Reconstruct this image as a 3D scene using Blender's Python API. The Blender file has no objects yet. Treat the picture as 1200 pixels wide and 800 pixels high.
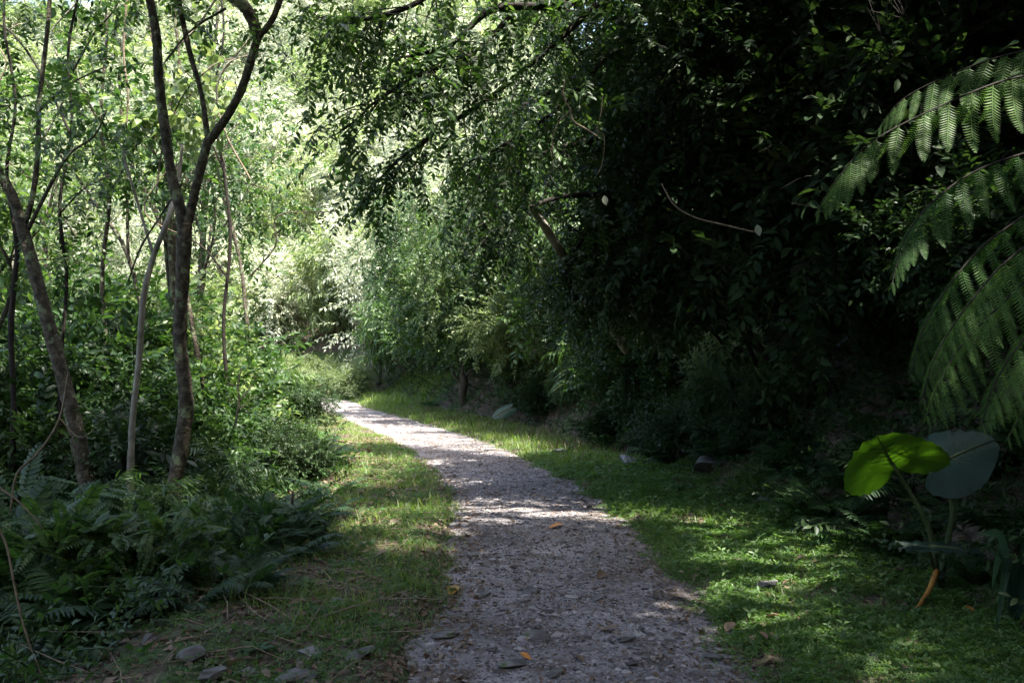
import bpy, math, random
import numpy as np
R = np.random.default_rng(7)
random.seed(7)
sc = bpy.context.scene
col = sc.collection
F_PX, CX, HOR, CAM_H = 1000.0, 600.0, 420.0, 1.6

# ------------------------------------------------------------------ tags
def tag(o, label=None, cat=None, group=None, kind=None):
    if label: o['label'] = label
    if cat: o['category'] = cat
    if group: o['group'] = group
    if kind: o['kind'] = kind
    return o

def empty(name, loc=(0, 0, 0), rz=0.0, s=1.0):
    o = bpy.data.objects.new(name, None)
    col.objects.link(o)
    o.location = loc; o.rotation_euler = (0, 0, rz); o.scale = (s, s, s)
    o.empty_display_size = 0.1
    return o

def copy_tree(o, parent=None):
    c = o.copy(); col.objects.link(c)
    if parent is not None: c.parent = parent
    for ch in list(o.children): copy_tree(ch, c)
    return c

# ------------------------------------------------------------------ mesh builder
class MB:
    def __init__(self):
        self.v = []; self.f = []; self.n = 0
    def add(self, V, faces, mat=0, smooth=True):
        """faces: list of (m,k) int arrays"""
        V = np.asarray(V, float).reshape(-1, 3)
        for f in faces:
            f = np.asarray(f, int)
            if f.size: self.f.append((f + self.n, mat, smooth))
        self.v.append(V); self.n += len(V)
    def build(self, name, mats, parent=None):
        me = bpy.data.meshes.new(name)
        V = np.concatenate(self.v) if self.v else np.zeros((0, 3))
        me.vertices.add(len(V)); me.vertices.foreach_set('co', V.astype(np.float32).ravel())
        nl = sum(f.size for f, _, _ in self.f); npoly = sum(len(f) for f, _, _ in self.f)
        me.loops.add(nl); me.polygons.add(npoly)
        me.loops.foreach_set('vertex_index', np.concatenate([f.ravel() for f, _, _ in self.f]).astype(np.int32))
        tot = np.concatenate([np.full(len(f), f.shape[1]) for f, _, _ in self.f])
        st = np.concatenate([[0], np.cumsum(tot)[:-1]])
        me.polygons.foreach_set('loop_start', st.astype(np.int32))
        me.polygons.foreach_set('material_index', np.concatenate([np.full(len(f), m) for f, m, _ in self.f]).astype(np.int32))
        me.polygons.foreach_set('use_smooth', np.concatenate([np.full(len(f), s) for f, _, s in self.f]).astype(bool))
        me.update(calc_edges=True)
        me.validate()
        for m in (mats if isinstance(mats, (list, tuple)) else [mats]): me.materials.append(m)
        o = bpy.data.objects.new(name, me); col.objects.link(o)
        if parent is not None: o.parent = parent
        return o

def nrm(a):
    a = np.asarray(a, float)
    return a / np.maximum(np.linalg.norm(a, axis=-1, keepdims=True), 1e-9)

def frames(d, up):
    y = nrm(d); x = nrm(np.cross(y, up)); z = np.cross(x, y)
    return np.stack([x, y, z], axis=-2)          # rows are the local axes

class T:                                             # a template: verts + faces (tri, quad)
    def __init__(self, V, tris=None, quads=None):
        self.V = np.asarray(V, float)
        self.t = np.asarray(tris if tris is not None and len(tris) else np.zeros((0, 3)), int)
        self.q = np.asarray(quads if quads is not None and len(quads) else np.zeros((0, 4)), int)

def scatter(tp, pos, d, up, s):
    """instance a template as mesh: returns V, [tris, quads]"""
    pos = np.asarray(pos, float).reshape(-1, 3); n = len(pos)
    M = frames(np.broadcast_to(d, (n, 3)), np.broadcast_to(up, (n, 3)))
    s = np.asarray(s, float)
    if s.ndim < 2: s = np.broadcast_to(s.reshape(-1, 1), (n, 1))
    L = tp.V[None] * s[:, None, :]
    V = np.einsum('nvk,nkj->nvj', L, M) + pos[:, None, :]
    off = (np.arange(n) * len(tp.V))[:, None, None]
    return V.reshape(-1, 3), [(tp.t[None] + off).reshape(-1, 3), (tp.q[None] + off).reshape(-1, 4)]

def merge(items):
    V, t, q, n = [], [], [], 0
    for v, fs in items:
        for f in fs:
            if f.size: (t if f.shape[1] == 3 else q).append(f + n)
        V.append(v); n += len(v)
    return T(np.concatenate(V), np.concatenate(t) if t else None, np.concatenate(q) if q else None)

def tube(pts, rad, sides=6, cap=True, rough=0.0, rng=R):
    pts = np.asarray(pts, float); n = len(pts); rad = np.broadcast_to(rad, (n,))
    tg = np.gradient(pts, axis=0); tg = nrm(tg)
    ref = np.array([0.31, 0.17, 0.93]) if abs(tg[0][2]) < 0.9 else np.array([0.9, 0.3, 0.1])
    V = []
    for i in range(n):
        x = nrm(np.cross(tg[i], ref)); z = np.cross(x, tg[i])
        a = np.arange(sides) * 2 * math.pi / sides
        r = rad[i] * (1 + rough * rng.uniform(-1, 1, sides))
        V.append(pts[i] + (np.cos(a) * r)[:, None] * x + (np.sin(a) * r)[:, None] * z)
    V = np.concatenate(V)
    i = np.arange(n - 1)[:, None] * sides; j = np.arange(sides)[None]; k = (j + 1) % sides
    q = np.stack([i + j, i + k, i + sides + k, i + sides + j], -1).reshape(-1, 4)
    t = np.zeros((0, 3), int)
    if cap:
        V = np.concatenate([V, [pts[-1]]]); c = n * sides
        b = (n - 1) * sides
        t = np.stack([b + np.arange(sides), b + (np.arange(sides) + 1) % sides, np.full(sides, c)], -1)
    return V, [t, q]

def crom(P, m=8):
    """Catmull-Rom through the points"""
    P = np.asarray(P, float)
    Q = np.concatenate([[2 * P[0] - P[1]], P, [2 * P[-1] - P[-2]]])
    out = []
    for i in range(1, len(Q) - 2):
        for u in np.linspace(0, 1, m, endpoint=False):
            a, b, c, d = Q[i - 1], Q[i], Q[i + 1], Q[i + 2]
            out.append(0.5 * (2 * b + (c - a) * u + (2 * a - 5 * b + 4 * c - d) * u * u + (3 * b - a - 3 * c + d) * u ** 3))
    out.append(P[-1])
    return np.array(out)

# ------------------------------------------------------------------ terrain
PATH = crom([(0.6, -14), (0.5, -6), (0.42, 0), (0.38, 4.2), (0.41, 5.7), (.36, 7), (.24, 8.9), (.03, 10.7), (-.42, 12.8), (-1.45, 16.8), (-3.65, 22.9),
             (-5.45, 27.6), (-7.0, 32.5), (-9.8, 36.5), (-15, 40), (-23, 42.5), (-36, 45), (-70, 49)], 7)
SEG_A, SEG_B = PATH[:-1], PATH[1:]
SLEN = np.concatenate([[0], np.cumsum(np.linalg.norm(SEG_B - SEG_A, axis=1))])

def pdist(x, y):
    """signed distance to the path's centre line (right positive) and the way along it"""
    p = np.stack([np.ravel(x), np.ravel(y)], -1)
    out = np.empty(len(p)); along = np.empty(len(p))
    for c in range(0, len(p), 20000):
        q = p[c:c + 20000, None, :]
        ab = SEG_B - SEG_A
        t = np.clip(((q - SEG_A) * ab).sum(-1) / (ab ** 2).sum(-1), 0, 1)
        w = q - (SEG_A + t[..., None] * ab)
        d = np.linalg.norm(w, axis=-1); i = d.argmin(1); r = np.arange(len(i))
        sgn = np.sign(ab[i, 1] * w[r, i, 0] - ab[i, 0] * w[r, i, 1])
        out[c:c + 20000] = d[r, i] * np.where(sgn == 0, 1, sgn)
        along[c:c + 20000] = SLEN[i] + t[r, i] * np.linalg.norm(ab[i], axis=1)
    return out.reshape(np.shape(x)), along.reshape(np.shape(x))

def wob(x, y, f=1.0, s=0.0):
    return (np.sin(1.7 * f * x + 2.3 * f * y + 1.1 + s) + np.sin(-2.9 * f * x + 1.3 * f * y + 4.2 + 2 * s) + np.sin(4.1 * f * x + 3.7 * f * y + 0.3 + s) * .6
            + np.sin(7.3 * f * x - 6.1 * f * y + 2.3 - s) * .35) / 2.95

def height(x, y):
    x = np.asarray(x, float); y = np.asarray(y, float)
    d, s = pdist(x, y)
    z = np.zeros_like(d)
    hw = 0.77 + 0.10 * wob(x, y, 1.3) - .07 * np.clip((y - 7) / 4, 0, 1)
    # right side
    r = d - 2.45 - 0.35 * wob(x, y, .5, 2)
    zr = 0.05 * np.clip(d - hw, 0, 1.6) + np.where(r > 0, 0.95 * np.clip(r, 0, 1.6) + 0.72 * np.clip(r - 1.6, 0, 40) + .1 * np.clip(r - 41.6, 0, 99), 0)
    zr += 0.18 * wob(x, y, .35, 5) * np.clip(r, 0, 3)
    l = -d - hw
    zl = 0.05 * np.clip(l, 0, .5) - 0.30 * np.clip(l - 1.3 - .3 * wob(x, y, .6, 1), 0, 5) - .04 * np.clip(l - 6.3, 0, 20)
    zl += 0.12 * wob(x, y, .4, 3) * np.clip(l - .8, 0, 2)
    z = np.where(d > 0, zr, zl)
    edge = np.clip((np.abs(d) - hw - .09 * wob(x, y, 3.1, 2)) / 0.24, 0, 1)
    z = z + (0.02 * wob(x, y, 2.2) + .012 * wob(x, y, 6.0, 1)) * edge - 0.07 * (1 - edge)
    return z

def hz(x, y): return float(height(np.array([x]), np.array([y]))[0])

def P(px, py, Y): return np.array([(px - CX) / F_PX * Y, Y, CAM_H - (py - HOR) / F_PX * Y])
def G(px, py):
    """where the view ray through a photo pixel meets the terrain"""
    Y = np.linspace(2.5, 90, 4000)
    x = (px - CX) / F_PX * Y; z = CAM_H - (py - HOR) / F_PX * Y
    h = np.maximum(height(x, Y), np.where(np.abs(pdist(x, Y)[0]) < .8, 0, -9))
    i = int(np.argmax(z < h))
    return np.array([x[i], Y[i], h[i]])

# ------------------------------------------------------------------ materials
def new_mat(name):
    m = bpy.data.materials.new(name); m.use_nodes = True
    nt = m.node_tree
    for n in list(nt.nodes): nt.nodes.remove(n)
    out = nt.nodes.new('ShaderNodeOutputMaterial')
    return m, nt, out
def N(nt, typ, **kw):
    n = nt.nodes.new(typ)
    for k, v in kw.items():
        if hasattr(n, k): setattr(n, k, v)
        else: n.inputs[k].default_value = v
    return n
def ramp(nt, fac, stops):
    r = nt.nodes.new('ShaderNodeValToRGB')
    e = r.color_ramp.elements
    while len(e) < len(stops): e.new(0.5)
    for i, (p, c) in enumerate(stops):
        e[i].position = p; e[i].color = (*c, 1)
    nt.links.new(fac, r.inputs[0])
    return r.outputs[0]

def leaf_mat(name, cols, trans=0.35, rough=0.42, tcol=None, spec=0.5, veins=0.0):
    """cols: three base colours picked leaf by leaf"""
    m, nt, out = new_mat(name)
    geo = N(nt, 'ShaderNodeNewGeometry'); oi = N(nt, 'ShaderNodeObjectInfo')
    c = ramp(nt, geo.outputs['Random Per Island'], [(0.0, cols[0]), (0.5, cols[1]), (1.0, cols[2])])
    hsv = N(nt, 'ShaderNodeHueSaturation')
    mr = N(nt, 'ShaderNodeMapRange'); nt.links.new(oi.outputs['Random'], mr.inputs[0])
    mr.inputs[3].default_value = 0.75; mr.inputs[4].default_value = 1.25
    nt.links.new(mr.outputs[0], hsv.inputs['Value'])
    mh = N(nt, 'ShaderNodeMapRange'); nt.links.new(oi.outputs['Random'], mh.inputs[0])
    mh.inputs[3].default_value = 0.515; mh.inputs[4].default_value = 0.485
    nt.links.new(mh.outputs[0], hsv.inputs['Hue'])
    nt.links.new(c, hsv.inputs['Color'])
    p = N(nt, 'ShaderNodeBsdfPrincipled'); p.inputs['Roughness'].default_value = rough
    p.inputs['Specular IOR Level'].default_value = spec
    nt.links.new(hsv.outputs[0], p.inputs['Base Color'])
    tr = N(nt, 'ShaderNodeBsdfTranslucent')
    gm = N(nt, 'ShaderNodeMixRGB', blend_type='MULTIPLY'); gm.inputs[0].default_value = 1
    nt.links.new(hsv.outputs[0], gm.inputs[1]); gm.inputs[2].default_value = (*(tcol or (1.8, 1.95, 0.9)), 1)
    nt.links.new(gm.outputs[0], tr.inputs['Color'])
    mx = N(nt, 'ShaderNodeMixShader'); mx.inputs[0].default_value = trans
    nt.links.new(p.outputs[0], mx.inputs[1]); nt.links.new(tr.outputs[0], mx.inputs[2])
    nt.links.new(mx.outputs[0], out.inputs['Surface'])
    return m

def solid_mat(name, stops, scale=4.0, rough=0.85, bump=0.4, bscale=30.0, detail=6, spots=None, island=0.0):
    m, nt, out = new_mat(name)
    tc = N(nt, 'ShaderNodeTexCoord')
    no = N(nt, 'ShaderNodeTexNoise'); no.inputs['Scale'].default_value = scale; no.inputs['Detail'].default_value = detail
    nt.links.new(tc.outputs['Object'], no.inputs['Vector'])
    fac = no.outputs['Fac']
    if island:
        geo = N(nt, 'ShaderNodeNewGeometry'); mi = N(nt, 'ShaderNodeMath', operation='MULTIPLY_ADD')
        nt.links.new(geo.outputs['Random Per Island'], mi.inputs[0]); mi.inputs[1].default_value = island
        mb = N(nt, 'ShaderNodeMath', operation='MULTIPLY'); nt.links.new(fac, mb.inputs[0]); mb.inputs[1].default_value = 1 - island
        nt.links.new(mb.outputs[0], mi.inputs[2]); fac = mi.outputs[0]
    c = ramp(nt, fac, stops)
    if spots:
        n2 = N(nt, 'ShaderNodeTexNoise'); n2.inputs['Scale'].default_value = spots[1]; n2.inputs['Detail'].default_value = 4
        nt.links.new(tc.outputs['Object'], n2.inputs['Vector'])
        f2 = N(nt, 'ShaderNodeMapRange'); f2.inputs[1].default_value = spots[2]; f2.inputs[2].default_value = spots[2] + .06
        nt.links.new(n2.outputs['Fac'], f2.inputs[0])
        mx = N(nt, 'ShaderNodeMixRGB'); nt.links.new(f2.outputs[0], mx.inputs[0]); nt.links.new(c, mx.inputs[1]); mx.inputs[2].default_value = (*spots[0], 1)
        c = mx.outputs[0]
    p = N(nt, 'ShaderNodeBsdfPrincipled'); p.inputs['Roughness'].default_value = rough
    p.inputs['Specular IOR Level'].default_value = 0.3
    nt.links.new(c, p.inputs['Base Color'])
    nb = N(nt, 'ShaderNodeTexNoise'); nb.inputs['Scale'].default_value = bscale; nb.inputs['Detail'].default_value = 8
    nt.links.new(tc.outputs['Object'], nb.inputs['Vector'])
    bp = N(nt, 'ShaderNodeBump'); bp.inputs['Strength'].default_value = bump; bp.inputs['Distance'].default_value = 0.02
    nt.links.new(nb.outputs['Fac'], bp.inputs['Height']); nt.links.new(bp.outputs[0], p.inputs['Normal'])
    nt.links.new(p.outputs[0], out.inputs['Surface'])
    return m

M = {}
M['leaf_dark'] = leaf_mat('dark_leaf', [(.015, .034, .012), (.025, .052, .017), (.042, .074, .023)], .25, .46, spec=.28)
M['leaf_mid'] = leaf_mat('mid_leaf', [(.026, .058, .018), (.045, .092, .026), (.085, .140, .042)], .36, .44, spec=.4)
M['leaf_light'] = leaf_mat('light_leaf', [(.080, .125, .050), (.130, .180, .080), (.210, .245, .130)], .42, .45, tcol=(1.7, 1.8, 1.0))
M['leaf_pale'] = leaf_mat('pale_leaf', [(.24, .28, .19), (.38, .41, .30), (.52, .54, .43)], .42, .45, tcol=(1.15, 1.2, 0.95))  # far hillside's glare and haze put into the leaf colour
M['leaf_deep'] = leaf_mat('deep_shade_leaf', [(.010, .022, .009), (.016, .034, .012), (.028, .050, .017)], .22, .62, spec=.10)  # darker leaf copy; the slope's deep shade is put into its colour
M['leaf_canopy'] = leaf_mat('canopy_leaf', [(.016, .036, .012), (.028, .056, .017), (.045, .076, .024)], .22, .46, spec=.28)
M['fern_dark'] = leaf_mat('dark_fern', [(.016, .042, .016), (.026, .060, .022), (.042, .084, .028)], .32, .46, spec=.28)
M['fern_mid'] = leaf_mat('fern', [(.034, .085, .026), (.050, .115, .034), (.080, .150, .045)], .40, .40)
M['treefern'] = leaf_mat('tree_fern_leaf', [(.055, .125, .034), (.080, .165, .044), (.115, .200, .056)], .48, .50, spec=.28)
M['taro'] = leaf_mat('taro_leaf', [(.040, .090, .022), (.045, .098, .024), (.050, .105, .026)], .24, .42, tcol=(1.5, 2.0, 0.25), spec=.35)
M['taro_blue'] = leaf_mat('bluish_taro_leaf', [(.018, .048, .034), (.020, .052, .037), (.022, .056, .040)], .15, .48, spec=.35)  # bluish sky reflection put into the leaf colour
M['strap'] = leaf_mat('strap_leaf', [(.030, .070, .045), (.036, .080, .050), (.045, .090, .055)], .25, .32)
M['grass'] = leaf_mat('grass_blade', [(.070, .130, .030), (.110, .180, .045), (.190, .215, .080)], .45, .45, tcol=(1.7, 1.9, .8))
M['cover'] = leaf_mat('ground_cover_leaf', [(.055, .125, .030), (.088, .168, .040), (.135, .200, .062)], .40, .5, tcol=(1.7, 1.9, .8))
M['dry'] = leaf_mat('dry_leaf', [(.085, .050, .030), (.150, .095, .060), (.240, .175, .120)], .15, .6, tcol=(1.2, 1, .8))
M['yellow'] = leaf_mat('yellow_leaf', [(.42, .20, .03), (.46, .22, .035), (.50, .26, .04)], .20, .5, tcol=(1.2, 1, .8))
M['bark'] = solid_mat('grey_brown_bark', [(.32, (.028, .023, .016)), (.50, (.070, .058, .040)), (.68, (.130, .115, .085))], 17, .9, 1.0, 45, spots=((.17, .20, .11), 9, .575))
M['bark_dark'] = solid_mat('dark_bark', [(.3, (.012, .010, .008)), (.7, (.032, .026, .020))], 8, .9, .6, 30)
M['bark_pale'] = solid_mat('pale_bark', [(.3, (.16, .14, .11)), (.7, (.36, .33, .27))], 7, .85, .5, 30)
M['twig'] = solid_mat('dry_twig', [(.3, (.12, .09, .06)), (.7, (.26, .21, .15))], 20, .85, .3, 60)
M['stem'] = solid_mat('green_stem', [(.3, (.035, .055, .018)), (.7, (.070, .090, .034))], 10, .6, .2, 40)
M['stem_mid'] = solid_mat('brown_stem', [(.3, (.045, .034, .024)), (.7, (.11, .085, .058))], 10, .8, .3, 40)
M['dead_stalk'] = solid_mat('orange_dead_stalk', [(.3, (.30, .12, .025)), (.7, (.46, .22, .05))], 9, .7, .3, 40)
M['rock'] = solid_mat('grey_rock', [(.3, (.06, .055, .055)), (.55, (.13, .125, .12)), (.8, (.22, .21, .20))], 6, .9, .6, 18, spots=((.07, .09, .035), 5, .60))
M['rock_pale'] = solid_mat('pale_rock', [(.3, (.13, .125, .12)), (.55, (.23, .22, .22)), (.8, (.34, .33, .32))], 6, .9, .5, 18)
M['gravel'] = solid_mat('gravel_stone', [(.2, (.070, .062, .060)), (.5, (.17, .157, .155)), (.85, (.34, .32, .31))], 9, .9, .4, 40, island=.75)

def path_material():
    m, nt, out = new_mat('gravel_path')
    tc = N(nt, 'ShaderNodeTexCoord')
    def noise(s, d=6):
        n = N(nt, 'ShaderNodeTexNoise'); n.inputs['Scale'].default_value = s; n.inputs['Detail'].default_value = d
        nt.links.new(tc.outputs['Object'], n.inputs['Vector']); return n.outputs['Fac']
    a = ramp(nt, noise(1.1), [(.30, (.125, .113, .108)), (.5, (.220, .204, .198)), (.7, (.31, .292, .286))])
    vo = N(nt, 'ShaderNodeTexVoronoi'); vo.inputs['Scale'].default_value = 38
    nt.links.new(tc.outputs['Object'], vo.inputs['Vector'])
    b = ramp(nt, vo.outputs['Color'], [(.0, (.45, .43, .46)), (.5, (.95, .93, .97)), (1, (1.35, 1.32, 1.35))])
    mu = N(nt, 'ShaderNodeMixRGB', blend_type='MULTIPLY'); mu.inputs[0].default_value = .75
    nt.links.new(a, mu.inputs[1]); nt.links.new(b, mu.inputs[2])
    e = ramp(nt, noise(3.1, 8), [(.54, (0, 0, 0)), (.66, (1, 1, 1))])
    m2 = N(nt, 'ShaderNodeMixRGB'); nt.links.new(e, m2.inputs[0]); nt.links.new(mu.outputs[0], m2.inputs[1]); m2.inputs[2].default_value = (.11, .085, .066, 1)
    p = N(nt, 'ShaderNodeBsdfPrincipled'); p.inputs['Roughness'].default_value = .9; p.inputs['Specular IOR Level'].default_value = .25
    nt.links.new(m2.outputs[0], p.inputs['Base Color'])
    ad = N(nt, 'ShaderNodeMath', operation='MULTIPLY_ADD'); nt.links.new(vo.outputs['Distance'], ad.inputs[0]); ad.inputs[1].default_value = -0.9
    nt.links.new(noise(40, 6), ad.inputs[2])
    bp = N(nt, 'ShaderNodeBump'); bp.inputs['Strength'].default_value = .8; bp.inputs['Distance'].default_value = .02
    nt.links.new(ad.outputs[0], bp.inputs['Height']); nt.links.new(bp.outputs[0], p.inputs['Normal'])
    nt.links.new(p.outputs[0], out.inputs['Surface'])
    return m
def soil_material():
    m, nt, out = new_mat('forest_soil')
    tc = N(nt, 'ShaderNodeTexCoord')
    def noise(s, d=8):
        n = N(nt, 'ShaderNodeTexNoise'); n.inputs['Scale'].default_value = s; n.inputs['Detail'].default_value = d
        nt.links.new(tc.outputs['Object'], n.inputs['Vector']); return n.outputs['Fac']
    a = ramp(nt, noise(9), [(.3, (.045, .034, .026)), (.5, (.090, .070, .052)), (.72, (.17, .14, .11))])
    g = ramp(nt, noise(1.6), [(.46, (0, 0, 0)), (.58, (1, 1, 1))])
    gc = ramp(nt, noise(20), [(.35, (.030, .055, .018)), (.65, (.060, .095, .030))])
    mx = N(nt, 'ShaderNodeMixRGB'); nt.links.new(g, mx.inputs[0]); nt.links.new(a, mx.inputs[1]); nt.links.new(gc, mx.inputs[2])
    p = N(nt, 'ShaderNodeBsdfPrincipled'); p.inputs['Roughness'].default_value = .95; p.inputs['Specular IOR Level'].default_value = .2
    nt.links.new(mx.outputs[0], p.inputs['Base Color'])
    bp = N(nt, 'ShaderNodeBump'); bp.inputs['Strength'].default_value = .9; bp.inputs['Distance'].default_value = .04
    nt.links.new(noise(28), bp.inputs['Height']); nt.links.new(bp.outputs[0], p.inputs['Normal'])
    nt.links.new(p.outputs[0], out.inputs['Surface'])
    return m

# ------------------------------------------------------------------ leaf templates (x width, y length, z normal)
def leaf_T(w=.25, n=3, fold=.25, droop=.18, peak=.45, teeth=0.0, sharp=1.0):
    V = [(0, 0, 0)]
    rows = []
    for i in range(1, n):
        t = i / n
        hw = w * (math.sin(math.pi * t ** (math.log(.5) / math.log(peak)))) ** sharp
        if teeth: hw *= (1 + teeth * (1 if i % 2 else -1))
        z = -droop * t * t
        rows.append(len(V))
        V += [(0, t, z), (-hw, t + .02, z + fold * hw), (hw, t + .02, z + fold * hw)]
    V.append((0, 1, -droop)); tip = len(V) - 1
    tr, q = [], []
    a = rows[0]
    tr += [(0, a, a + 1), (0, a + 2, a)]
    for a, b in zip(rows[:-1], rows[1:]):
        q += [(a, b, b + 1, a + 1), (a, a + 2, b + 2, b)]
    a = rows[-1]
    tr += [(a, tip, a + 1), (a, a + 2, tip)]
    return T(V, tr, q)
L_ELL = leaf_T(.22, 3, .3, .20)
L_ELL4 = leaf_T(.24, 4, .25, .25, .42)
L_WIDE = leaf_T(.34, 4, .2, .22, .38)
L_LANCE = leaf_T(.085, 3, .3, .30, .35)
L_LOW = T([(0, 0, 0), (-.22, .45, .05), (0, 1, -.15), (.22, .45, .05)], [(0, 2, 1), (0, 3, 2)])
L_LOWL = T([(0, 0, 0), (-.10, .4, .03), (0, 1, -.25), (.10, .4, .03)], [(0, 2, 1), (0, 3, 2)])
PINNA = leaf_T(.095, 7, .15, .22, .22, teeth=.28, sharp=.7)
PINNA_L = leaf_T(.10, 3, .15, .22, .25)
BLADE = T([(-.022, 0, 0), (.022, 0, 0), (-.017, .45, .0), (.017, .45, .0), (0, 1, -.22)], [(2, 3, 4)], [(0, 1, 3, 2)])

def spray(rng, n, L, leaf, ll, spread=.9, droop=.25, term=True, planar=.5, stick=.004):
    """a leafy twig along +Y"""
    t = np.linspace(.12, 1, n) + rng.uniform(-.03, .03, n)
    y = t * L
    bend = -.18 * L * (t ** 2)
    side = np.where(np.arange(n) % 2 == 0, 1.0, -1.0)
    ang = np.where(rng.random(n) < planar, 0, rng.uniform(-1.4, 1.4, n)) + rng.normal(0, .25, n)
    d = np.stack([side * spread * np.cos(ang), np.full(n, .55), np.sin(ang) * spread - droop], -1)
    if term: d[-1] = (0, 1, -droop)
    up = np.stack([rng.normal(0, .35, n), rng.normal(0, .3, n), np.ones(n)], -1)
    pos = np.stack([np.zeros(n), y, bend], -1)
    s = ll * rng.uniform(.65, 1.15, n)
    items = [scatter(leaf, pos, d, up, s)]
    if stick:
        tt = np.linspace(0, 1, 4)
        items.append(tube(np.stack([0 * tt, tt * L, -.18 * L * tt ** 2], -1), np.linspace(stick, stick * .4, 4), 3, False))
    return merge(items)
def sprays(seed, k, *a, **kw):
    rng = np.random.default_rng(seed)
    return [spray(rng, *a, **kw) for _ in range(k)]
S_BROAD = sprays(1, 3, 15, .42, L_ELL, .085)
S_SMALL = sprays(2, 3, 15, .32, L_ELL, .055)
S_LANCE = sprays(3, 3, 11, .40, L_LANCE, .20, .7, .55)
S_WIDE = sprays(4, 3, 8, .40, L_WIDE, .14, .9, .3)
S_BIG = sprays(6, 3, 15, .70, L_ELL, .145)
S_CANOPY = sprays(8, 3, 16, .85, L_LOW, .20, .9, .3, stick=0.006)
S_FARB = sprays(5, 3, 14, .8, L_LOW, .17, stick=0)
S_FARL = sprays(9, 3, 14, .8, L_LOWL, .34, .7, .6, stick=0)
def pinnate(rng, n, L, leaf, ll, w0=.8, droop=.12):
    t = np.linspace(.12, .97, n)
    out = []
    prof = np.sin(np.pi * t ** .75) ** .6
    for sd in (-1, 1):
        d = np.stack([np.full(n, sd * 1.0), .35 + .5 * t, np.full(n, -droop) + rng.normal(0, .05, n)], -1)
        out.append(scatter(leaf, np.stack([0 * t, t * L, -.25 * L * t ** 2], -1), d, np.stack([rng.normal(0, .1, n), 0 * t, 1 + 0 * t], -1), ll * prof * rng.uniform(.9, 1.1, n)))
    tt = np.linspace(0, 1, 5)
    out.append(tube(np.stack([0 * tt, tt * L, -.25 * L * tt ** 2], -1), np.linspace(.006, .002, 5), 3, False))
    return merge(out)
_r = np.random.default_rng(11)
S_PIN = [pinnate(_r, 11, .55, L_ELL, .13) for _ in range(3)]

# ------------------------------------------------------------------ skeletons
def limb(rng, a, d, L, r0, r1, n=6, wob_=.12, trop=0.0):
    pts = [np.array(a, float)]; d = nrm(d)
    for i in range(n):
        d = nrm(d + rng.normal(0, wob_, 3) + np.array([0, 0, trop]) / n)
        pts.append(pts[-1] + d * L / n)
    return np.array(pts), np.linspace(r0, r1, n + 1), d

def grow(rng, a, d, L, r0, levels, nch, spread, ratio, trop=(0, 0, 0), wob_=.12, sides=(7, 5, 4, 3)):
    """levels of branching: returns tubes and [(tip anchor points, dirs)] on the last level"""
    tubes, anchors = [], []
    def rec(a, d, L, r, lev):
        pts, rad, dd = limb(rng, a, d, L, r, r * (.35 if lev < levels else .2), 6 if lev == 0 else 4, wob_, trop[min(lev, len(trop) - 1)])
        tubes.append((pts, rad, sides[min(lev, 3)]))
        if lev >= levels:
            for u in np.linspace(.25, 1, 4): anchors.append((pts[0] + 0, nrm(pts[-1] - pts[0]), pts[min(len(pts) - 1, int(u * (len(pts) - 1)))]))
            return
        n = nch[lev]
        for k in range(n):
            u = rng.uniform(.35, 1) if k else 1.0
            i = u * (len(pts) - 1); j = min(int(i), len(pts) - 2); p = pts[j] + (pts[j + 1] - pts[j]) * (i - j)
            az = k * 2.4 + rng.uniform(-.5, .5)
            x = nrm(np.cross(dd, (.3, .2, .9))); y = np.cross(dd, x)
            sp = spread[lev] * rng.uniform(.7, 1.2)
            nd = dd * math.cos(sp) + (x * math.cos(az) + y * math.sin(az)) * math.sin(sp)
            rr = np.interp(i, range(len(rad)), rad)
            rec(p, nd, L * ratio[lev] * rng.uniform(.7, 1.15), rr * .7, lev + 1)
    rec(np.array(a, float), np.array(d, float), L, r0, 0)
    return tubes, anchors

def foliage(rng, mb, S, pos, d, s, up=None, mat=0):
    pos = np.asarray(pos, float).reshape(-1, 3); d = np.asarray(d, float).reshape(-1, 3)
    n = len(pos); s = np.broadcast_to(s, (n,))
    if up is None: up = np.stack([rng.normal(0, .3, n), rng.normal(0, .3, n), np.ones(n)], -1)
    pick = rng.integers(0, len(S), n)
    for k, tp in enumerate(S):
        m = pick == k
        if m.any(): mb.add(*scatter(tp, pos[m], d[m], up[m], s[m]), mat=mat)

SUN = nrm(np.array([0.27, -0.24, 0.93]))
BEAMS = []                                          # gaps in the canopy: (point, radius)
def open_to_sun(p, m=.5, beams=None):
    keep = np.ones(len(p), bool)
    for b, r in (BEAMS if beams is None else beams):
        w = p - b; t = w @ SUN
        dist = np.linalg.norm(w - t[:, None] * SUN, axis=1)
        keep &= ~((dist < r + m) & (t > 0))
    return keep

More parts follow.
